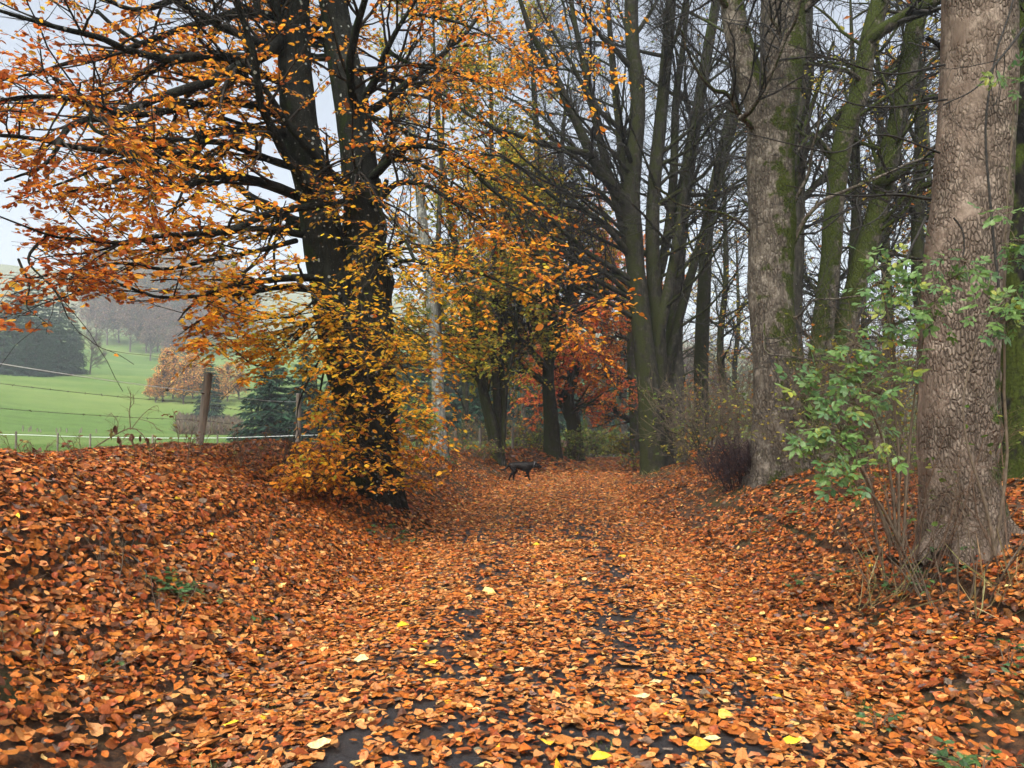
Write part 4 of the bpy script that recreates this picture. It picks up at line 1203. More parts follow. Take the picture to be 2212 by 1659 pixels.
GRN, YG, YL = (.10, .16, .035), (.22, .24, .04), (.42, .34, .05)
for a in [
    ('thorn_shrub', 'dense dark purple-brown thorn shrub at the foot of the forked maple', 1600, 13.5, .95, 1.0, 60, M_THORN, None, 8, 5),
    ('young_tree', 'thin green-mossy sapling standing in front of the rusty shrubs', 1562, 15.5, 2.1, .7, 3, M_FAN, None, 7, 4),
    ('copper_shrub', 'small shrub with a streak of copper leaves near the grey trunks', 1530, 18.5, 1.3, .9, 6, M_SHRUB, dict(size=.085, cols=[(.45, .15, .03), (.5, .2, .04)], w=[1, .6], keep=.45), 5, 3),
    ('yellow_shrub', 'low shrub with yellow-green leaves at the foot of the grey trunk', 1490, 24, 1.5, 1.2, 9, M_SHRUB, dict(size=.11, cols=[YG, YL], w=[1, 1.2], keep=.6), 5, 3),
    ('twiggy_shrub', 'tall tangle of bare brown shoots left of the forked maple', 1625, 19, 2.9, 2.0, 40, M_SHRUB, dict(size=.09, cols=[YG, COP], w=[1, .6], keep=.13), 6, 4),
    ('twiggy_shrub', 'tall tangle of bare brown shoots with green tips behind the copper shrub', 1540, 23, 3.0, 2.2, 38, M_SHRUB, dict(size=.11, cols=[GRN, YG], w=[1, 1], keep=.2), 6, 4),
    ('twiggy_shrub', 'reddish bare shrub between the twin stems and the thick maple', 1890, 11.0, 2.5, 1.6, 40, M_SHRUB, dict(size=.06, cols=[COP, YG], w=[1, .6], keep=.12), 6, 4),
    ('twiggy_shrub', 'bare shrub with yellow leaves right behind the elder', 1810, 11.5, 1.9, 1.6, 36, M_SHRUB, dict(size=.065, cols=[YL, YG], w=[1, 1], keep=.22), 6, 4),
    ('leafy_shrub', 'soft green bush on the bank just behind the elder stems', 1930, 8.8, 1.0, 1.1, 14, M_SHRUB, dict(size=.06, cols=[GRN, YG], w=[1, .6], keep=.6), 5, 4),
    ('twiggy_shrub', 'bare reddish shoots standing in front of the thick maple trunk', 2060, 5.1, 1.15, .7, 14, M_SHRUB, None, 4, 2),
    ('twiggy_shrub', 'bare crooked shoots at the right edge beside the blackened trunk', 2185, 5.4, 1.3, .7, 9, M_RUST, dict(size=.06, cols=[GRN, YG], w=[1, 1], keep=.12), 5, 3),
    ('twiggy_shrub', 'bundle of bare brown shoots left of the foot of the thick maple', 1945, 5.7, 1.35, .75, 20, M_RUST, dict(size=.05, cols=[GRN], w=[1], keep=.1), 4, 3),
    ('green_shrub', 'light green bush behind the broken rails left of the pale trunk', 885, 20, 1.5, 1.1, 12, M_SHRUB, dict(size=.13, cols=[(.16, .24, .05), YG, YL], w=[1.4, 1, .5], keep=.8), 5, 4),
    ('brown_shrub', 'low brown brush on the bank between the pale trunk and the leaning tree', 1010, 25, 1.0, 1.7, 26, M_SHRUB, dict(size=.10, cols=[YG, COP, GRN], w=[1, .6, .8], keep=.25), 6, 3),
    ('brown_shrub', 'low yellow-green brush between the leaning tree and the broom-like trunk', 1125, 35, 1.2, 2.2, 24, M_SHRUB, dict(size=.14, cols=[YG, YL, GRN], w=[1, .8, .8], keep=.4), 6, 3),
    ('green_shrub', 'rounded grey-green bush under the copper-red tree', 1225, 38, 1.9, 1.9, 22, M_SHRUB, dict(size=.17, cols=[GRN, (.16, .18, .06), YG], w=[1, 1, .6], keep=.7), 6, 4),
    ('green_shrub', 'misty bush closing the left side of the far end of the track', 1268, 52, 2.2, 2.2, 18, M_SHRUB, dict(size=.24, cols=[GRN, (.2, .2, .07), YG], w=[1, 1, .6], keep=.8), 6, 4),
    ('green_shrub', 'misty bush right in the middle of the far end of the track', 1312, 60, 2.3, 2.6, 18, M_SHRUB, dict(size=.26, cols=[(.14, .18, .05), YG], w=[1, .7], keep=.8), 6, 4),
    ('yellow_shrub', 'yellow bush on the right side of the far end of the track', 1360, 46, 1.8, 1.6, 16, M_SHRUB, dict(size=.2, cols=[YL, YG], w=[1, 1], keep=.7), 6, 4),
    ('brown_shrub', 'brown brush at the left foot of the mossy fan of limbs', 1372, 30, 1.1, 1.0, 18, M_SHRUB, dict(size=.13, cols=[YG, COP], w=[1, .6], keep=.3), 5, 3),
    ('brown_shrub', 'scrubby brown hedge far behind the slim dark trunk', 1500, 38, 3.8, 3.4, 46, M_SHRUB, dict(size=.15, cols=[COP, YG, RUS], w=[1, .8, .8], keep=.3), 6, 4),
    ('brown_shrub', 'scrubby brown hedge far behind the twin mossy stems', 1760, 26, 4.2, 3.8, 54, M_SHRUB, dict(size=.11, cols=[COP, YG, RUS], w=[1, .8, .8], keep=.3), 6, 4),
    ('brown_shrub', 'scrubby brown hedge behind the twiggy tree by the thick maple', 1960, 22, 4.6, 3.8, 54, M_SHRUB, dict(size=.10, cols=[COP, YG], w=[1, .8], keep=.25), 6, 4),
    ('brown_shrub', 'scrubby hedge behind the far right edge', 2170, 18, 4.0, 3.2, 40, M_SHRUB, dict(size=.09, cols=[YG, COP], w=[1, .8], keep=.25), 6, 4),
    ('hedge_shrub', 'dull brown thicket behind the broom-like trunk', 1090, 42, 2.2, 3.5, 30, M_SHRUB, dict(size=.16, cols=[(.12, .12, .05), COP, YG], w=[1, .5, .5], keep=.35), 6, 4),
    ('hedge_shrub', 'dull brown thicket behind the pale lichen-spotted trunk', 930, 34, 2.0, 3.0, 30, M_SHRUB, dict(size=.14, cols=[(.12, .12, .05), COP, YG], w=[1, .5, .6], keep=.35), 6, 4),
]:
    nm, lb, px_, d, h, sp, n, mt, lf, pa, pb = a
    shrub(nm, lb, px_, d, h, sp, n, mt, lf, per2=pa, per3=pb)

# withered stems along the crest of the left bank, some hung with dead leaves
for q, (px_, d, h, n, lb) in enumerate([
    (395, 7.6, .62, 6, 'withered upright stems left of the fence post'), (520, 8.6, .5, 7, 'withered tangle right of the fence post'),
    (600, 9.6, .55, 7, 'rusty dead stems between the fence post and the beech'), (565, 9.0, .6, 3, 'two thin dark stalks standing right of the post tangle'),
    (330, 7.0, .35, 5, 'short dead stems beside the arching bramble'), (200, 6.4, .35, 5, 'dry stems left of the arching bramble'),
    (670, 9.2, .45, 8, 'brown brush at the left foot of the big beech'), (60, 6.0, .3, 5, 'short dry stems at the far left end of the bank crest')]):
    shrub('withered_plant', lb, px_, d, h, .3, n, M_RUST, dict(size=.05, cols=[(.14, .06, .03), (.2, .16, .05)], w=[1, .5], keep=.18), per2=4, per3=2, cat='plant', r=.004)
# thin shoots rising out of the leaf litter
for px_, d, h, n, lb in [(265, 4.6, .42, 4, 'thin bare shoots beside the grey curved dead branch'), (375, 4.5, .34, 4, 'snapped pale shoots right of the grey dead branch'),
                         (560, 6.6, .3, 5, 'thin dark shoots on the bank below the beech'), (95, 3.6, .3, 4, 'sparse shoots at the left edge near the bottom'), (185, 3.7, .28, 4, 'sparse shoots in the leaves of the lower left')]:
    shrub('bare_shoots', lb, px_, d, h, .22, n, M_SHRUB, None, per2=3, per3=2, cat='plant', r=.004, rmin=.0016)

# arching bramble on the crest
br = thing('bramble', 'dead arching bramble with hanging brown leaves left of the fence post', 'plant', at(282, 958, 7.2))
w = Wood()
bp = [([(175, 985), (215, 960), (250, 940), (285, 925), (310, 940), (325, 965)], .008), ([(282, 928), (280, 890), (284, 860), (278, 838)], .005), ([(285, 925), (310, 895), (335, 878), (342, 884)], .004),
      ([(250, 940), (255, 915), (240, 895)], .004), ([(282, 880), (290, 870), (288, 855)], .003), ([(300, 905), (330, 915), (340, 930)], .003), ([(240, 950), (245, 930), (250, 920)], .004)]
for p_, r_ in bp:
    P = limbP(p_, 7.2, 7.2, 12, .02)
    part('stem', *tubes(P[None], np.linspace(r_, r_ * .5, 12)[None], 5), M_RUST, br)
    p2, r2 = children(P[None], np.linspace(r_, r_ * .5, 12)[None], 8, .2, 1, 50, 15, .16, .4, 5, .2, .0, .5, .0018)
    w.add(p2, r2, 3)
w.build('twigs', M_RUST, br, 'stuff')
bq = np.array([at(*c, 7.15) for c in [(257, 940), (260, 948), (284, 935), (285, 945), (288, 952), (318, 945), (322, 955), (247, 918), (300, 937), (240, 925)]])
L_ = leaf_variants('leaf', [(.12, .05, .03), (.10, .05, .03), (.16, .14, .04)], M_LITTER, .45, .6, .5, .5)
leaf_objects('leaf', range(len(bq)), bq, np.tile([.1, 0, -1.], (len(bq), 1)), rng.normal(0, 1, (len(bq), 3)), np.full(len(bq), .1), L_, br)

# ---------------------------------------------------------------- elder with green leaves
eb = at(1960, 1180, 5.2)
elder = thing('elder_shrub', 'elder shrub with fresh green leaves in front of the thick maple trunk', 'shrub', (eb[0], eb[1], float(gz(eb[0], eb[1])) - .05))
est = [([(1935, 1180), (1925, 1050), (1900, 930), (1860, 830), (1830, 760), (1790, 790)], 5.2, 5.0), ([(1940, 1180), (1940, 1020), (1935, 880), (1930, 740), (1910, 640), (1890, 600)], 5.2, 5.1),
       ([(1950, 1180), (1960, 1000), (1980, 850), (2000, 720), (2040, 620), (2075, 570)], 5.2, 4.9), ([(1925, 1180), (1890, 1080), (1850, 1000), (1800, 950), (1750, 930)], 5.2, 4.9),
       ([(2150, 1200), (2130, 1100), (2090, 960), (2085, 850), (2120, 720), (2180, 640)], 4.7, 4.6), ([(2150, 1180), (2175, 1000), (2170, 800), (2170, 500), (2185, 300), (2195, 170)], 4.9, 4.7),
       ([(1930, 1170), (1870, 1040), (1800, 900), (1740, 830), (1715, 810)], 5.2, 5.1), ([(1945, 1180), (1900, 1090), (1850, 1040), (1820, 1000)], 5.1, 4.8)]
EP = np.stack([limbP(a, d0, d1, 16, .02) for a, d0, d1 in est])
ER = np.tile(np.linspace(.012, .004, 16), (len(est), 1))
limb_parts(elder, EP, ER, M_SHRUB, 'stem', 6)
clus = [(1720, 812, 5.1, 40, 9), (1765, 930, 4.9, 55, 16), (1850, 740, 5.0, 60, 18), (1905, 610, 5.1, 50, 15), (1890, 575, 5.1, 40, 8), (1835, 870, 4.9, 55, 15), (1930, 700, 5.0, 60, 18), (2050, 605, 4.9, 50, 14), (2085, 565, 4.9, 40, 8),
        (2140, 675, 4.6, 45, 12), (2195, 640, 4.6, 40, 10), (1800, 985, 4.8, 45, 12), (1840, 1005, 4.8, 35, 8), (2190, 180, 4.7, 26, 7), (2165, 165, 4.7, 20, 4), (1985, 665, 4.9, 50, 12), (1880, 810, 5.0, 55, 15),
        (1960, 790, 5.0, 50, 10), (1855, 1070, 4.8, 40, 6), (2195, 520, 4.6, 35, 9), (2150, 455, 4.7, 30, 5), (1930, 640, 5.0, 40, 8), (1795, 800, 4.95, 45, 10), (1820, 930, 4.9, 50, 10), (2020, 690, 4.8, 40, 8), (2030, 560, 5, 40, 5), (2175, 690, 4.6, 45, 12), (2190, 560, 4.6, 35, 9), (1745, 860, 5.0, 40, 8), (1900, 850, 4.9, 60, 14), (1870, 940, 4.9, 50, 10)]
ep, eD, eN, es, tw_ = [], [], [], [], []
for cx_, cy_, d, rad, n in clus:
    c0 = at(cx_, cy_, d)
    k = rad / FPX * d
    # nearest stem point carries the spray
    dist = np.linalg.norm(EP.reshape(-1, 3) - c0, axis=1)
    root_ = EP.reshape(-1, 3)[dist.argmin()]
    tw_.append(resample(np.array([root_, (root_ + c0) / 2 + np.array((0, 0, .05)), c0]), 8))
    for _ in range(int(n * 1.25)):
        o = rng.normal(0, .55, 3) * np.array((1, .8, .75)) * k
        p = c0 + o
        if px_of(p[None])[0][0] < 1705: continue
        ep.append(p)
        dd = nrm(o / k + rng.normal(0, .5, 3) + np.array((-.1, -.5, -.45)))
        eD.append(dd); eN.append(nrm(np.array((0, -.55, .8)) + rng.normal(0, .35, 3))); es.append(.125 * math.exp(rng.normal(0, .18)))
        tw_.append(resample(np.array([c0 - (c0 - root_) * .15, (c0 + p) / 2 + rng.normal(0, .015, 3), p]), 8))
Wood().add(np.stack(tw_), np.tile(np.linspace(.0035, .0016, 8), (len(tw_), 1)), 3).build('twigs', M_SHRUB, elder, 'stuff')

def pinnate(cols):
    """A compound leaf: two or three pairs of toothed leaflets and one at the tip, on a rib."""
    lp, ld, ls = [(0, 1 - .42, 0)], [(0, 1, -.1)], [.46]
    for t, s in ((.2, .40), (.52, .44)):
        for sg in (-1, 1):
            lp.append((sg * .015, t, 0)); ld.append((sg * .8, .62, -.12)); ls.append(s)
    n = len(lp)
    V, F, C, UV = leaf_geo(np.array(lp, float), np.array(ld, float), np.tile([0, 0, 1.], (n, 1)) + rng.normal(0, .18, (n, 3)), np.array(ls), pal(cols, [1] * len(cols), n, .1), T_HI, .48, .22, .22, .12)
    rb, rf = tubes(np.array([[[0, -.12, 0], [0, .3, .01], [0, .62, 0]]], float), np.array([[.012, .01, .006]]), 3)
    F = np.concatenate((F, np.concatenate((rf[:, [0, 1, 2]], rf[:, [0, 2, 3]])) + len(V)))
    C = np.concatenate((C, np.tile([.12, .16, .05], (len(rb), 1))))
    UV = np.concatenate((UV, np.full((len(rb), 2), .3)))
    return raw_mesh('leaf', np.concatenate((V, rb)), F, M_GREEN, C, UV, smooth=False)
G1, G2, G3 = [(.08, .17, .062), (.10, .20, .06)], [(.14, .25, .07), (.12, .22, .05)], [(.33, .36, .05), (.2, .27, .05)]
pv = [pinnate(c) for c in (G1, G1, G1, G2, G2, G2, G1, G2, G2, G1, G3)]
leaf_objects('leaf', range(len(ep)), np.array(ep), np.array(eD), np.array(eN), np.array(es), pv, elder)
print('elder leaves', len(ep))

# ---------------------------------------------------------------- green weeds, ferns, grass in the litter
def weed(name, label, px_, py_, d, n, size, spread, cols, h=.1):
    p = at(px_, py_, d)
    x, y = p[0], p[1]
    t = thing(name, label, 'plant', (x, y, float(gz(x, y))))
    b = BASE[t.name]
    a = rng.uniform(0, 2 * np.pi, n); q = np.sqrt(rng.random(n)) * spread
    tip = b + np.stack((np.cos(a) * q, np.sin(a) * q, rng.uniform(.3, 1, n) * h + .02), 1)
    tip[:, 2] += gz(tip[:, 0], tip[:, 1]) - b[2]
    st = np.stack([resample(np.array([b + (tip[i] - b) * .2 * np.array((1, 1, 0)), (b + tip[i]) / 2 + np.array((0, 0, .04)), tip[i]]), 6) for i in range(n)])
    Wood().add(st, np.tile(np.linspace(.003, .0015, 6), (n, 1)), 3).build('stems', M_SHRUB, t, 'stuff')
    L_ = Leaves()
    for k in range(3):
        aa = a + rng.normal(0, .6, n) + (k - 1) * 1.3
        D = np.stack((np.cos(aa), np.sin(aa), rng.normal(-.1, .2, n)), 1)
        L_.add(*leaf_geo(tip, D, np.tile([0, 0, 1.], (n, 1)) + rng.normal(0, .3, (n, 3)), np.full(n, size) * rng.uniform(.7, 1.2, n), pal(cols, [1] * len(cols), n, .15), T_HI, .62, .25, .3, .3))
    L_.build('foliage', M_GREEN, t)
GC = [(.06, .13, .035), (.09, .17, .045), (.05, .11, .04)]
weed('nettle_plant', 'cluster of green toothed leaves in the bottom right corner', 2105, 1590, 3.0, 22, .042, .20, GC, .14)
weed('leafy_weed', 'small green leaves in the right bank litter beside a twig', 1895, 1480, 3.6, 9, .04, .12, GC, .08)
weed('leafy_weed', 'green leaves at the right edge below the elder', 2170, 1310, 4.1, 12, .045, .2, GC, .15)
weed('leafy_weed', 'green seedlings halfway up the left bank right of the dead branch', 540, 1240, 5.2, 7, .045, .22, GC, .06)
weed('leafy_weed', 'little pair of green leaves in the lower left litter', 245, 1340, 3.9, 3, .04, .05, GC, .05)
weed('ivy_plant', 'patch of ivy on the leaf-strewn slope under the elder', 1800, 1130, 6.6, 26, .05, .5, GC, .1)
weed('ivy_plant', 'patch of ivy at the foot of the thick maple trunk', 1985, 1190, 5.4, 30, .05, .35, GC, .22)
weed('ivy_plant', 'patch of ivy behind the thorn shrub on the right slope', 1690, 1075, 9.5, 30, .06, .7, GC, .1)
weed('ivy_plant', 'patch of green at the foot of the pale lichen-spotted trunk', 960, 1020, 20.5, 40, .08, .5, GC, .25)
weed('ivy_plant', 'patch of dark green under the lowest beech leaves', 850, 1070, 9.2, 24, .06, .35, GC, .12)

def blades(name, label, px_, py_, d, n, h, spread, cols, lean=.5, cat='grass'):
    p = at(px_, py_, d)
    t = thing(name, label, cat, (p[0], p[1], float(gz(p[0], p[1]))))
    b = BASE[t.name]
    a = rng.uniform(0, 2 * np.pi, n); q = np.sqrt(rng.random(n)) * spread
    x, y = b[0] + np.cos(a) * q, b[1] + np.sin(a) * q
    pos = np.stack((x, y, gz(x, y)), 1)
    D = nrm(rng.normal(0, lean, (n, 3)) * np.array((1, 1, .2)) + np.array((0, 0, 1.)))
    L_ = Leaves()
    L_.add(*leaf_geo(pos, D, rng.normal(0, 1, (n, 3)), h * rng.uniform(.5, 1.2, n), pal(cols, [1] * len(cols), n, .15), T_MID, .005 / h + .008, .5, .2))
    L_.build('blades', M_GREEN, t)
GR = [(.09, .15, .03), (.13, .19, .05), (.20, .19, .08)]
for px_, py_, d, n, h, sp, lb in [(450, 1620, 3.05, 45, .09, .06, 'tuft of grass in the leaves at the bottom left'), (1300, 1505, 3.75, 70, .045, .16, 'thin moss-like grass on the asphalt near the bottom centre'), (1290, 1590, 3.3, 50, .04, .12, 'thin grass on the asphalt at the bottom edge'),
                                  (1880, 1460, 3.75, 40, .08, .08, 'tuft of grass on the right bank near a thin white twig'), (1000, 1150, 9, 20, .07, .2, 'grass blades on the left verge of the track'), (570, 1370, 3.8, 26, .06, .07, 'tiny grass tuft left of the bare asphalt'),
                                  (1840, 1440, 3.9, 26, .07, .08, 'green grass sprig beside the grey twig on the right')]:
    blades('grass_tuft', lb, px_, py_, d, n, h, sp, GR)
for px_, py_, d, n, h, sp, lb in [(1880, 1150, 5.5, 34, .55, .25, 'long pale straw leaning out at the foot of the thick maple'), (2150, 1230, 4.8, 40, .45, .22, 'dry straw at the right edge below the maple roots'), (1420, 1030, 24, 120, .3, .9, 'dry grass round the foot of the fan of limbs'),
                                  (150, 952, 6.6, 60, .16, .8, 'dry grass fringe on the left end of the bank crest'), (450, 960, 8.8, 90, .18, .8, 'dry grass fringe round the fence post'), (600, 965, 10, 90, .2, .9, 'dry grass fringe left of the beech')]:
    blades('dry_grass', lb, px_, py_, d, n, h, sp, [(.34, .30, .14), (.24, .22, .08), (.28, .2, .09)], .8)

# fern-like conifer sprig on the bank
fp = at(385, 1135, 5.0)
fern = thing('conifer_sprig', 'fresh green cypress sprig lying on the brown leaves of the left bank', 'plant', (fp[0], fp[1], float(gz(fp[0], fp[1]))))
for ang, ln in ((2.2, .26), (1.2, .28), (-.9, .26), (-1.5, .3), (-2.3, .22), (.3, .2)):
    b = BASE[fern.name]
    u = np.array((math.cos(ang), math.sin(ang), 0))
    n = 22
    t_ = np.linspace(.1, 1, n)
    pts = b + u * (t_ * ln)[:, None]
    pts[:, 2] = gz(pts[:, 0], pts[:, 1]) + .05 + .05 * np.sin(t_ * 2.6)
    L_ = Leaves()
    s_ = np.array((-u[1], u[0], 0))
    for sg in (-1, 1):
        D = nrm(u * .7 + sg * s_ + rng.normal(0, .12, (n, 3)))
        L_.add(*leaf_geo(pts, D, np.tile([0, 0, 1.], (n, 1)) + rng.normal(0, .25, (n, 3)), .085 * (1.1 - t_ * .8), pal([(.05, .13, .035), (.07, .16, .05)], [1, 1], n, .12), T_MID, .28, .2, .2))
    L_.build('frond', M_GREEN, fern, None)

# dead branches on the litter
M_LICH = bark('lichened_dead_wood', (.10, .09, .075), (.34, .33, .28), lichen=.6, ls=60.)
for pts, d, r_, lb in [
    ([(250, 1180), (275, 1195), (300, 1215), (315, 1235), (314, 1258)], 4.55, .009, 'curved dead branch with pale grey lichen on the left bank'),
    ([(150, 1188), (152, 1205), (140, 1222), (112, 1240), (85, 1248)], 4.3, .006, 'thin whitish twig on the far left of the bank'),
    ([(255, 1188), (310, 1188), (370, 1192), (430, 1200), (490, 1205)], 4.7, .007, 'long dark twig lying across the left bank'),
    ([(400, 1195), (440, 1230), (470, 1248), (500, 1245), (520, 1242)], 4.6, .006, 'forked brown twig right of the snapped pale shoots'),
    ([(560, 1115), (610, 1105), (660, 1098), (730, 1085), (790, 1082)], 6.8, .008, 'dark fallen branch below the big beech'),
    ([(540, 1140), (590, 1110), (640, 1105), (700, 1112)], 6.6, .006, 'reddish fallen twig under the dark fallen branch'),
    ([(1850, 1418), (1880, 1424), (1910, 1424), (1925, 1430)], 3.95, .006, 'short grey twig in the litter of the right bank'),
    ([(830, 1032), (860, 1038), (905, 1040)], 22.5, .02, 'stick lying on the track edge left of the dog')]:
    P = np.array([at(x, y, d) for x, y in pts])
    # drop each point onto the bank along its line of sight
    Q = []
    for x, y in pts:
        dd_ = np.linspace(d * .6, d * 1.7, 160)
        pp = np.stack([at(x, y, q) for q in dd_])
        hit = np.where(pp[:, 2] < gz(pp[:, 0], pp[:, 1]) + .035)[0]
        Q.append(pp[hit[0]] if len(hit) else at(x, y, d))
    P = resample(np.array(Q), 18) + rng.normal(0, .004, (18, 3))
    P[:, 2] = np.maximum(P[:, 2], gz(P[:, 0], P[:, 1]) + .03)
    R = np.linspace(r_, r_ * .5, 18)
    w = Wood().add(P, R, 6)
    p2, r2 = children(P[None], R[None], 5, .2, .95, 50, 12, .22, .4, 5, .15, -.02, .5, .0018)
    w.add(p2, r2, 4)
    o = w.build('fallen_branch', M_LICH if 'lichen' in lb or 'white' in lb or 'grey' in lb else M_RUST, origin=P[0])
    tag(o, lb, 'branch')

# notable single leaves on the ground
def lone(px_, py_, size, colr, lb, ratio=.66, rot=None):
    dd_ = np.linspace(2.2, 30, 900)
    pp = np.stack([at(px_, py_, q) for q in dd_])
    k = np.where(pp[:, 2] < gz(pp[:, 0], pp[:, 1]) + .03)[0][0]
    p = pp[k]
    z = float(gz(p[0], p[1]))
    a = rng.uniform(-.6, .6) if rot is None else rot
    D = np.array([[math.cos(a), math.sin(a), .08]])
    V, F, C, UV = leaf_geo(np.array([[p[0], p[1], z + .045]]) - D * size / 2, D, np.array([[rng.normal(0, .1), -.35, 1.]]), np.array([size]), np.array([colr]), T_HI, ratio, .3, .3, .3)
    o = part('fallen_leaf', V, F, M_LITTER, None, C, UV, smooth=False, origin=(p[0], p[1], z))
    tag(o, lb, 'leaf')
YB, YC, YO = (.72, .50, .03), (.70, .56, .26), (.62, .36, .03)
for a in [(1712, 1608, .085, YB, 'round bright yellow leaf near the bottom edge right of centre'), (1568, 1548, .095, (.6, .45, .08), 'pale yellow spotted leaf below the bare asphalt on the right'), (1510, 1622, .11, YO, 'long curled yellow-brown leaf at the bottom edge'),
          (1300, 1648, .10, YB, 'yellow leaf cut by the bottom edge, centre right'), (500, 1572, .095, YB, 'slim bright yellow leaf low on the left side', .35), (1385, 1512, .10, YC, 'long cream leaf lying on the grey asphalt', .3), (1418, 1478, .09, YC, 'cream leaf beside a strip of asphalt, the upper of the two', .34),
          (1540, 1605, .09, YC, 'cream narrow leaf next to the yellow-brown curled one', .32), (1122, 1452, .06, YC, 'small round cream leaf left of the grassy asphalt'), (870, 1352, .10, YB, 'yellow leaf at the upper end of the bare asphalt'),
          (932, 1435, .09, YB, 'yellow leaf between the two bare asphalt patches', .45), (780, 1432, .10, YC, 'cream half-folded leaf left of the bare asphalt'), (690, 1618, .11, YC, 'pale yellow leaf at the bottom left of the asphalt', .5),
          (1625, 1432, .075, YB, 'small golden leaf on the right verge of the asphalt'), (1185, 1612, .09, YO, 'yellow strip of leaf at the bottom edge near the middle', .35), (1345, 1205, .1, YO, 'lemon leaf far up the track right of its middle'), (1158, 1178, .1, YB, 'lemon leaf far up the middle of the track'),
          (68, 1382, .085, YO, 'big golden leaf at the left edge of the picture'), (285, 1302, .06, YB, 'small yellow leaf by the foot of the left shoots'), (2060, 1180 + 210, .10, YO, 'orange-yellow leaf on the bare soil at the right edge'), (30, 1120, .09, YB, 'yellow leaf at the left edge below the bank crest'), (355, 1188, .10, YC, 'large cream leaf above the dead twigs on the left bank'), (1735, 1610, .08, (.62, .4, .18), 'pale orange leaf right of the round yellow one')]:
    lone(*a)

# ---------------------------------------------------------------- fences
def post(root, p0, p1, r_, name='fence_post', seed=0):
    P = resample(np.array([p0, p0 + (p1 - p0) * .35 + np.array((.012, 0, 0)), p1]), 26)
    R = np.full(26, r_) * (1 + .1 * vnoise(P * 3 + seed))
    V, F = tubes(P[None], R[None], 20)
    V = V.reshape(26, 20, 3)
    a = np.arange(20) / 20 * 2 * np.pi
    k = 1 + .07 * np.sin(5 * a + seed)[None] + .06 * vnoise(np.stack([V[..., 0] * 40, V[..., 1] * 40, V[..., 2] * 6], -1))
    V = (P[:, None] + (V - P[:, None]) * k[..., None]).reshape(-1, 3)
    c = len(V)
    V = np.vstack((V, P[-1:] + np.array((0, 0, .006))))
    last = 25 * 20 + np.arange(20)
    cap = np.stack((last, np.roll(last, -1), np.full(20, c)), 1)
    return part(name, V, [F, cap], M_WOODP, root)
M_WIRE = plain('dull_wire', (.10, .10, .10), .5, .2, 40, 1, .8)
M_TAPE = plain('white_tape', (.75, .78, .78), .6, .08, 30)
M_BLACK = plain('black_plastic', (.015, .015, .015), .4, .2, 30)

fb = at(423, 968, 9.0)
fz = float(gz(fb[0], fb[1]))
fence = thing('wire_fence', 'old barbed wire fence with a leaning wooden post on the bank crest', 'fence', (fb[0], fb[1], fz))
pA0, pA1 = np.array((fb[0], fb[1], fz - .25)), at(451, 806, 9.0)
pB1 = at(645, 850, 13.6); pB0 = np.array((pB1[0], pB1[1], float(gz(pB1[0], pB1[1])) - .2))
pC1 = at(-260, 730, 6.6); pC0 = np.array((pC1[0], pC1[1], float(gz(pC1[0], pC1[1])) - .2))
for q, (a, b) in enumerate(((pA0, pA1), (pB0, pB1), (pC0, pC1))):
    post(fence, a, b, .047, seed=q * 3.1)
def wire(name, pts, r_, mat, root, barbs=False, twist=False):
    P = resample(np.array(pts), 90)
    V, F = tubes(P[None], np.full((1, 90), r_), 6 if r_ > .002 else 5)
    w = Wood(); w.V, w.F, w.n = [V], [F], len(V)
    if barbs:
        s = np.arange(4, 90, 2)
        c = P[s]
        for q in range(2):
            d_ = nrm(rng.normal(0, 1, (len(s), 3))) * .016
            w.add(np.stack((c - d_, c, c + d_), 1), np.full((len(s), 3), .0028), 3)
    return w.build(name, mat, root)
def sag(a, b, s): return [a, a * .75 + b * .25 - np.array((0, 0, s * .75)), (a + b) / 2 - np.array((0, 0, s)), a * .25 + b * .75 - np.array((0, 0, s * .75)), b]
ft = lambda x, y: at(x, y, 8.96)
tw = wire('top_wire', sag(at(-230, 745, 6.6), ft(443, 848), .03) + sag(ft(443, 848), at(640, 868, 13.55), .03)[1:], .0042, M_TAPE, fence)
wire('barbed_wire', sag(at(-250, 795, 6.6), ft(434, 872), .03) + sag(ft(434, 872), at(640, 900, 13.55), .02)[1:], .0030, M_WIRE, fence, True)
wire('barbed_wire', sag(at(-255, 858, 6.6), ft(430, 908), .03) + sag(ft(430, 908), at(640, 925, 13.55), .02)[1:], .0030, M_WIRE, fence, True)
for x, y, d in ((361, 843, 8.5), (438, 849, 8.95), (638, 868, 13.5)):
    c = at(x, y, d)
    P = np.stack([c + np.array((k, 0, 0)) for k in np.linspace(-.02, .02, 9)])
    part('insulator', *tubes(P[None], (np.array([.004, .012, .018, .010, .008, .010, .018, .012, .004]))[None] * .9, 10), M_BLACK, fence)

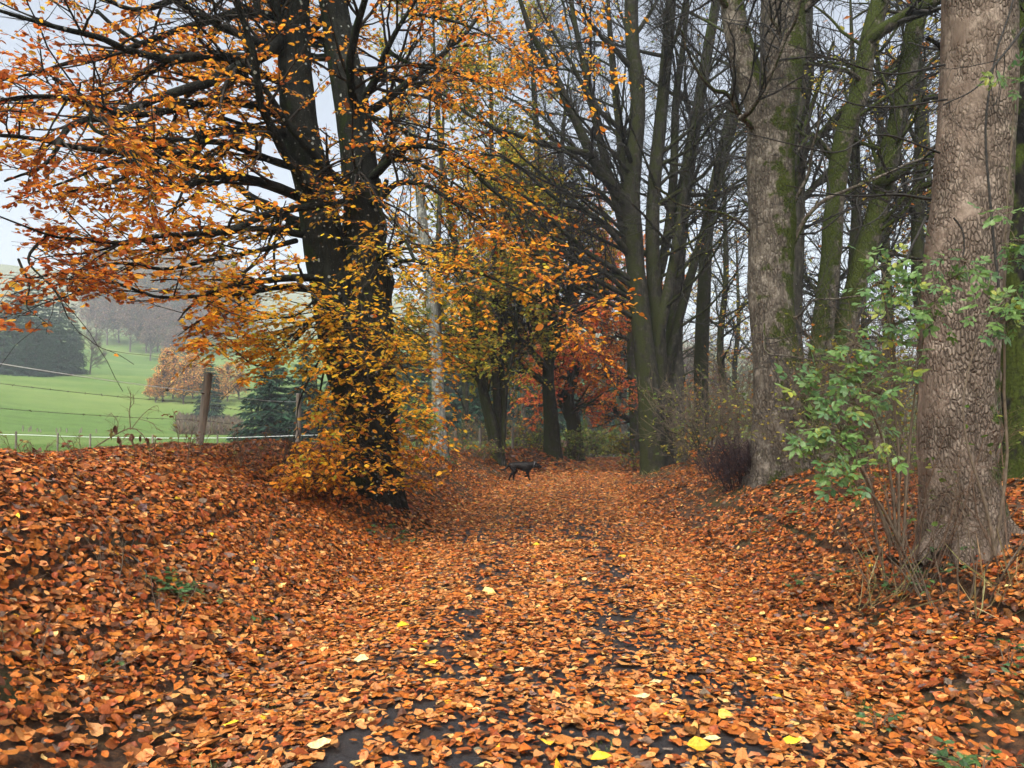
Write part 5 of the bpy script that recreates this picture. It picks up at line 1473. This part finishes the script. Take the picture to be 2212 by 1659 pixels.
tf0 = at(35, 945, 27.0)
tape = thing('tape_fence', 'low electric fence of white tape on short stakes in the meadow', 'fence', (tf0[0], tf0[1], float(mz(tf0[0], tf0[1]))))
tpts = [(-200, 937, 27), (35, 939, 27), (125, 942, 27.5), (195, 944, 28), (330, 946, 28.5), (470, 946, 29), (640, 941, 30), (740, 938, 31)]
for q, (x, y, d) in enumerate(tpts):
    p1 = at(x, y - 7, d); p0 = np.array((p1[0], p1[1], float(mz(p1[0], p1[1])) - .1))
    post(tape, p0, p1, .035, 'stake', q)
wire('tape', [at(*c) for c in tpts], .011, M_TAPE, tape)
g_ = 'small weathered stakes standing in the far meadow'
for q, (x, h) in enumerate([(62, 10), (68, 8), (104, 8), (122, 10), (132, 9), (152, 11), (172, 8), (197, 9), (216, 6), (88, 6), (36, 13), (41, 12)]):
    p = at(x, 925, 78.0); p0 = np.array((p[0], p[1] + (q % 3), float(mz(p[0], p[1] + (q % 3))) - .1)); p1 = p0 + np.array((rng.normal(0, .04), 0, .1 + h * 78 / FPX))
    P = resample(np.array([p0, p1]), 5)
    o = Wood().add(P, np.full(5, .06), 6).build('meadow_stake', M_WOODP, origin=p0)
    tag(o, 'small weathered stake standing in a broken row in the far meadow', 'stake', g_)
# broken rails behind the pale trunk
rb = at(905, 960, 24.0)
rail = thing('rail_fence', 'broken grey rails on stubby posts left of the pale lichen-spotted trunk', 'fence', (rb[0], rb[1], float(gz(rb[0], rb[1]))))
for q, (x, y0, d) in enumerate(((918, 935, 24), (930, 925, 24.5), (862, 930, 23))):
    p1 = at(x, y0, d); p0 = np.array((p1[0], p1[1], float(gz(p1[0], p1[1])) - .2)); post(rail, p0, p1, .07, 'rail_post', q)
for (a, b) in (((862, 938, 23), (925, 942, 24.1)), ((880, 955, 23.4), (950, 925, 24.6)), ((870, 948, 23), (935, 935, 24.2))):
    P = resample(np.array([at(*a), at(*b)]), 8)
    part('rail', *tubes(P[None], np.full((1, 8), .05), 7), M_WOODP, rail)
for q, (x, d) in enumerate(((1038, 31), (1108, 33), (985, 30))):
    p1 = at(x, 925, d); p0 = np.array((p1[0], p1[1], float(gz(p1[0], p1[1])) - .2))
    o = Wood().add(resample(np.array([p0, p1]), 6), np.full(6, .075), 8).build('fence_post', M_WOODP, origin=p0)
    tag(o, ['stubby post just left of the leaning multi-stemmed tree', 'stubby post between the leaning tree and the broom-like trunk', 'stubby post between the pale trunk and the leaning tree'][q], 'post')

# ---------------------------------------------------------------- the dog
M_DOG = plain('dog_coat', (.004, .0024, .002), .6, .45, 14)
M_DOG.node_tree.nodes['Principled BSDF'].inputs['Specular IOR Level'].default_value = .18
M_COLLAR = plain('grey_collar', (.10, .10, .105), .5, .1, 20)
dp = at(1128, 1042, 23.0)
dz = float(gz(dp[0], dp[1])) + .045
dog = thing('dog', 'dark brown dog walking to the right across the leafy track', 'dog', (dp[0], dp[1], dz))
vs, es_, rs = [], [], []
def jv(p, r_, parent=None):
    r_ = np.array(r_ if hasattr(r_, '__len__') else (r_, r_)) * 1.2
    vs.append(p); rs.append(tuple(r_))
    if parent is not None: es_.append((parent, len(vs) - 1))
    return len(vs) - 1
pel = jv((-.30, 0, .475), (.115, .12))
ru = jv((-.39, 0, .475), (.085, .09), pel)
t1 = jv((-.45, 0, .465), .035, ru); t2 = jv((-.52, 0, .385), .026, t1); t3 = jv((-.60, 0, .33), .022, t2); t4 = jv((-.68, 0, .33), .017, t3); jv((-.735, 0, .355), .010, t4)
mid = jv((-.12, 0, .492), (.098, .10), pel)
ch = jv((.06, 0, .435), (.165, .15), mid)
sh = jv((.19, 0, .445), (.155, .135), ch)
nk = jv((.31, 0, .495), (.112, .10), sh)
nk2 = jv((.40, 0, .495), (.085, .08), nk)
sk = jv((.47, 0, .492), (.094, .084), nk2)
fo = jv((.52, 0, .465), (.066, .06), sk)
mu = jv((.565, 0, .438), (.050, .046), fo)
no = jv((.612, 0, .428), (.042, .04), mu)
jv((.635, 0, .428), .028, no)
for sg in (-1, 1):       # ears
    e1 = jv((.455, sg * .075, .515), (.026, .022), sk); e2 = jv((.452, sg * .098, .465), (.030, .014), e1); jv((.458, sg * .098, .415), (.018, .010), e2)
def leg(root_, pts):
    k = root_
    for p, r_ in pts: k = jv(p, r_, k)
leg(pel, [((-.30, -.075, .40), (.085, .075)), ((-.25, -.085, .295), (.058, .052)), ((-.36, -.085, .185), (.03, .028)), ((-.405, -.085, .08), (.024, .024)), ((-.425, -.085, .022), (.028, .024)), ((-.385, -.085, .018), (.026, .02))])
leg(pel, [((-.29, .075, .40), (.085, .075)), ((-.20, .085, .29), (.055, .05)), ((-.275, .085, .175), (.03, .028)), ((-.28, .085, .08), (.024, .024)), ((-.285, .085, .022), (.028, .024)), ((-.245, .085, .018), (.026, .02))])
leg(sh, [((.20, -.085, .35), (.075, .06)), ((.165, -.09, .255), (.046, .042)), ((.20, -.09, .14), (.032, .03)), ((.225, -.09, .06), (.025, .025)), ((.24, -.09, .022), (.03, .025)), ((.275, -.09, .017), (.026, .02))])
leg(sh, [((.19, .085, .35), (.075, .06)), ((.15, .09, .26), (.044, .042)), ((.185, .09, .165), (.031, .03)), ((.12, .09, .125), (.026, .025)), ((.07, .09, .105), (.026, .022))])
me = bpy.data.meshes.new('body')
me.from_pydata(vs, es_, [])
o = bpy.data.objects.new('skin_cage', me)
col.objects.link(o)
sk_m = o.modifiers.new('skin', 'SKIN'); sk_m.use_smooth_shade = True
for q, r_ in enumerate(rs): me.skin_vertices[0].data[q].radius = r_
me.skin_vertices[0].data[0].use_root = True
o.modifiers.new('sub', 'SUBSURF').levels = 2
dg = bpy.context.evaluated_depsgraph_get()
bm_ = bpy.data.meshes.new_from_object(o.evaluated_get(dg))
bpy.data.objects.remove(o)
bm_.name = 'body'
bm_.materials.clear(); bm_.materials.append(M_DOG)
body = bpy.data.objects.new('body', bm_); col.objects.link(body); body.parent = dog; BASE['body'] = BASE[dog.name]
a = np.linspace(0, 2 * np.pi, 25)
ring = np.stack((.375 + .035 * np.sin(a), .098 * np.cos(a), .494 + .104 * np.sin(a)), 1) + BASE[dog.name]
part('collar', *tubes(ring[None], np.full((1, 25), .014), 8), M_COLLAR, dog)
for sg in (-1, 1):
    c = BASE[dog.name] + np.array((.535, sg * .047, .497))
    P = np.stack([c + np.array((0, k * sg, 0)) for k in (-.008, 0, .006, .009)])
    part('eye', *tubes(P[None], np.array([[.004, .010, .008, .002]]), 8), M_BLACK, dog)

# ================================================================ FAR TREES
def spruce(name, label, loc, h, r_, seed, group, dens=1.0):
    g = np.random.default_rng(seed)
    t = thing(name, label, 'tree', loc, group)
    b = BASE[t.name]
    P = resample(np.array([b - np.array((0, 0, .4)), b + np.array((0, 0, h * .5)), b + np.array((0, 0, h))]), 12)
    part('trunk', *tubes(P[None], np.linspace(h * .014, .01, 12)[None], 8), M_GREY, t)
    nw = int(34 * dens)
    Ps, Rs = [], []
    for q in range(nw):
        f = (q + g.random()) / nw
        z = h * (.03 + .95 * f)
        nb = int(11 - 5 * f)
        for k in range(nb):
            a = g.uniform(0, 2 * np.pi)
            L = r_ * ((1 - f) ** .82 + .02) * g.uniform(.75, 1.12)
            u = np.array((math.cos(a), math.sin(a), 0))
            s = np.linspace(0, 1, 6)[:, None]
            Ps.append(b + np.array((0, 0, z)) + u * L * s + np.array((0, 0, 1.)) * L * (-.38 * s + .16 * s ** 2 + .2 * f * s))
            Rs.append(np.linspace(.004 * h * .5, .0015 * h * .5, 6))
    Ps, Rs = np.stack(Ps), np.stack(Rs)
    Wood().add(Ps, Rs, 3).build('branches', M_GREY, t, 'stuff')
    pos, D, Nn = leaves_on(Ps, int(16 * dens), .12, .45, 48, .5, g)
    L = np.linalg.norm(Ps[:, -1] - Ps[:, 0], axis=1)
    s = np.repeat(L, int(16 * dens)) * .26 + .02 * h
    C = pal([(.014, .044, .024), (.020, .056, .028), (.010, .034, .019)], [1, 1, 1], len(pos), .2, g)
    L_ = Leaves(); L_.add(*leaf_geo(pos, D, Nn, s * g.uniform(.6, 1.2, len(pos)), C, T_LO, .24, .2, .2, g=g))
    L_.build('foliage', M_NEEDLE, t)
    return t

def mloc(px_, d):
    p = at(px_, 900, d)
    x, y = p[0], p[1]
    return (x, y, float(mz(x, y)) - .15)
def gloc(px_, d):
    p = at(px_, 900, d)
    off = p[0] - float(xc(d))
    return (p[0], p[1], float(max(gz(p[0], p[1]), mz(p[0], p[1]))) - .2 if abs(off) < 30 else float(mz(p[0], p[1])) - .2)

gS = 'spruces of the dark stand on the left edge of the meadow'
sp0 = spruce('spruce_tree', 'tall dark hazy spruce in the stand on the left edge of the meadow', mloc(20, 165), 24, 5.2, 1, gS)
sp1 = spruce('spruce_tree', 'tall dark hazy spruce in the stand on the left edge of the meadow', mloc(70, 160), 23, 5.0, 2, gS)
for q, (px_, d, sc) in enumerate([(118, 168, .92), (145, 174, .78), (-30, 168, 1.0), (-80, 160, .95), (45, 178, 1.0), (95, 180, .9), (0, 156, .72), (158, 166, .56), (50, 153, .55), (120, 158, .6), (-140, 165, 1.0), (88, 152, .42)]):
    copy_tree((sp0, sp1)[q % 2], mloc(px_, d), q * 1.7, sc)
gT = 'young spruces beside the meadow behind the fence post'
spruce('spruce_tree', 'dense dark green spruce standing right of the fence post, the nearer and broader one', mloc(585, 58), 8.6, 3.0, 3, None, 1.3)
spruce('spruce_tree', 'dark spruce half hidden behind the beech leaves right of the broad spruce', mloc(660, 64), 9.5, 2.9, 4, None, 1.2)
spruce('spruce_tree', 'small grey-blue hazy spruce directly behind the fence post', mloc(452, 110), 10.5, 2.7, 5, None)
gU = 'dark conifers in the mist behind the trees left of the track'
s6 = spruce('spruce_tree', 'dark conifer dimmed by mist behind the trees left of the track', gloc(880, 74), 15, 4.2, 6, gU)
for q, (px_, d, sc) in enumerate([(940, 80, 1.05), (1000, 76, .95), (1050, 84, 1.1), (1110, 80, 1.0), (1170, 88, 1.0), (1225, 92, 1.05), (840, 82, 1.0), (790, 78, .9), (970, 90, 1.1), (1080, 92, 1.1), (1280, 100, .9), (1330, 105, .9), (740, 84, .9), (905, 66, .6), (1030, 64, .55)]):
    copy_tree(s6, gloc(px_, d), q * 2.1, sc)

def crown_tree(name, label, loc, h, rad, cols, w_, group, seed, leafy=1., size=.4, shape=1., low=.2, nl=26, twm=None, tmin=.035):
    t = thing(name, label, 'tree', loc, group)
    b = BASE[t.name]
    P = resample(np.array([b - np.array((0, 0, .4)), b + np.array((rng.normal(0, .02) * h, 0, h * .5)), b + np.array((0, 0, h * .92))]), 14)
    part('trunk', *tubes(P[None], np.linspace(h * .018, .03, 14)[None], 8), twm or M_FARTWIG, t)
    p1, r1 = children(P[None], np.linspace(h * .018, .03, 14)[None], nl, low, .97, 48, 12, rad * 1.15, .45 * shape, 8, .1, .05, .4, .08)
    p2, r2 = children(p1, r1, 8, .2, 1, 45, 14, rad * .5, .3, 4, .12, .03, .5, tmin)
    p3, r3 = children(p2, r2, 5, .2, 1, 45, 14, rad * .26, .3, 3, .12, .03, .5, tmin * .75)
    Wood().add(p1, r1, 5).add(p2, r2, 3).add(p3, r3, 3).build('branches', twm or M_FARTWIG, t, 'stuff')
    if leafy:
        po, D, Nn = leaves_on(p3, max(1, int(3 * leafy)), .1, .2, 50, .8)
        k = rng.random(len(po)) < min(1, leafy)
        po, D, Nn = po[k], D[k], Nn[k]
        L_ = Leaves(); L_.add(*leaf_geo(po, D, Nn, size * np.exp(rng.normal(0, .25, len(po))), pal(cols, w_, len(po), .2), T_LO, .7, .2, .2))
        L_.build('foliage', M_FARLEAF, t)
    return t
gL = 'golden larches behind the fence post in the meadow'
LC = [(.66, .36, .09), (.60, .29, .08), (.68, .43, .13)]
l0 = crown_tree('larch_tree', 'golden orange larch in the grove at the far side of the meadow', mloc(350, 128), 8.6, 2.3, LC, [1, 1, 1], gL, 1, .7, .32, 1.6, .12, 34)
for q, (px_, d, sc) in enumerate([(372, 154, 1.0), (395, 148, .95), (415, 156, 1.05), (335, 147, .62), (322, 150, .5), (440, 152, .95), (470, 150, .85), (490, 156, .9), (360, 160, 1.1), (405, 164, 1.1), (515, 160, .9)]):
    copy_tree(l0, mloc(px_, d * .86), q * 1.9, sc)
gB = 'bare hazy trees at the head of the meadow'
BC = [(.22, .13, .11), (.26, .16, .11), (.18, .12, .11)]
f0 = crown_tree('bare_tree', 'leafless mauve-brown hazy tree at the head of the meadow', mloc(225, 285), 18, 7.6, BC, [1, 1, 1], gB, 2, .9, .6, 1., .16, tmin=.06)
f1_ = crown_tree('bare_tree', 'leafless mauve-brown hazy tree at the head of the meadow', mloc(275, 277), 18.5, 7.2, BC, [1, 1, 1], gB, 3, .8, .6, 1., .18, tmin=.06)
for q, (px_, d, sc) in enumerate([(250, 252, 1.0), (310, 240, .95), (335, 246, 1.0), (365, 236, .9), (200, 250, .85), (390, 250, 1.0), (290, 262, 1.05), (350, 262, 1.1), (415, 244, .9), (180, 262, .9), (440, 258, 1.0), (320, 228, .8), (375, 222, .75), (470, 250, 1.0)]):
    copy_tree((f0, f1_)[q % 2], mloc(px_, d * 1.165), q * 1.3, sc)
lone_t = crown_tree('bare_tree', 'lone small leafless tree in the meadow right of the dark spruce stand', mloc(190, 172), 10.5, 4.2, BC, [1, 1, 1], None, 4, .15, .3)
gW = 'hazy mixed trees of the far valley side'
h0 = crown_tree('valley_tree', 'faint hazy tree in the wood on the far valley side', mloc(230, 410), 25, 10, [(.24, .16, .10), (.30, .20, .08), (.16, .13, .08)], [1, .6, 1], gW, 5, 1.6, 1.1, 1., .1, 22, tmin=.09)
h1 = spruce('valley_spruce', 'faint hazy conifer in the wood on the far valley side', mloc(215, 425), 28, 6.4, 7, 'hazy conifers of the far valley side', .8)
for q in range(64):
    px_ = rng.uniform(170, 520); d = rng.uniform(340, 520)
    copy_tree(h0 if rng.random() < .65 else h1, mloc(px_, d), rng.uniform(0, 6), rng.uniform(.7, 1.15))
gW2 = 'hazy woodland trees behind the right hand avenue'
h2 = crown_tree('edge_tree', 'hazy leafless tree filling the gaps behind the right hand avenue', gloc(1480, 105), 15, 6, BC + [(.3, .15, .05)], [1, 1, 1, .6], gW2, 6, .6, .4, 1., .15)
for q in range(16):
    px_ = 1440 + q * 52 + rng.uniform(-15, 15); d = rng.uniform(85, 150)
    copy_tree(h2, gloc(px_, d), rng.uniform(0, 6), rng.uniform(.6, .95))
# rough bramble and rush patch in the meadow (nobody could count it)
n = 9000
px_, dd_ = rng.uniform(385, 520, n), rng.uniform(80, 112, n)
pp = np.stack([((px_ - 1106) / FPX) * dd_, dd_, np.zeros(n)], 1); pp[:, 2] = mz(pp[:, 0], pp[:, 1])
k = np.abs(vnoise(pp * .08)) + rng.random(n) * .4 < .75
pp = pp[k]
L_ = Leaves(); L_.add(*leaf_geo(pp, rng.normal(0, .35, (len(pp), 3)) + np.array((0, 0, 1.)), rng.normal(0, 1, (len(pp), 3)), rng.uniform(.5, 1.6, len(pp)), pal([(.16, .12, .09), (.2, .15, .1), (.14, .13, .07)], [1, 1, .6], len(pp), .2), T_LO, .16))
L_.build('bramble_patch', M_FARLEAF)
# grass of the near meadow (visible blades only along the bank)
n = 26000
yy = rng.uniform(6, 46, n); xx = -rng.uniform(.02, .8, n) * yy
k = (xx - xc(yy) < -5.6)
xx, yy = xx[k], yy[k]
pp = np.stack((xx, yy, np.maximum(mz(xx, yy), gz(xx, yy)) - .01), 1)
L_ = Leaves(); L_.add(*leaf_geo(pp, rng.normal(0, .35, (len(pp), 3)) + np.array((0, 0, 1.)), rng.normal(0, 1, (len(pp), 3)), rng.uniform(.08, .2, len(pp)), pal([(.10, .17, .03), (.14, .21, .05), (.2, .2, .08)], [1, 1, .4], len(pp), .15), T_LO, .08))
L_.build('meadow_grass', M_FARLEAF)

# ================================================================ HAZE
zs_, xs_ = 172.0, 1100.0
V = np.array([(x, y, z) for x in (-xs_, xs_) for y in (-xs_, xs_) for z in (-8., zs_)])
F = np.array([(0, 1, 3, 2), (4, 6, 7, 5), (0, 4, 5, 1), (2, 3, 7, 6), (0, 2, 6, 4), (1, 5, 7, 3)])
m, nt, out = mat_new('valley_haze')
pv_ = nd(nt, 'ShaderNodeVolumePrincipled')
pv_.inputs['Color'].default_value = (.84, .91, 1., 1)
pv_.inputs['Density'].default_value = HAZE_D
nt.links.new(pv_.outputs[0], out.inputs['Volume'])
hz = part('haze', V, F, m, kind='stuff', smooth=False)
print('objects', len(bpy.data.objects), 'tris', sum(len(o.data.loops) - 2 * len(o.data.polygons) for o in bpy.data.objects if o.type == 'MESH'))
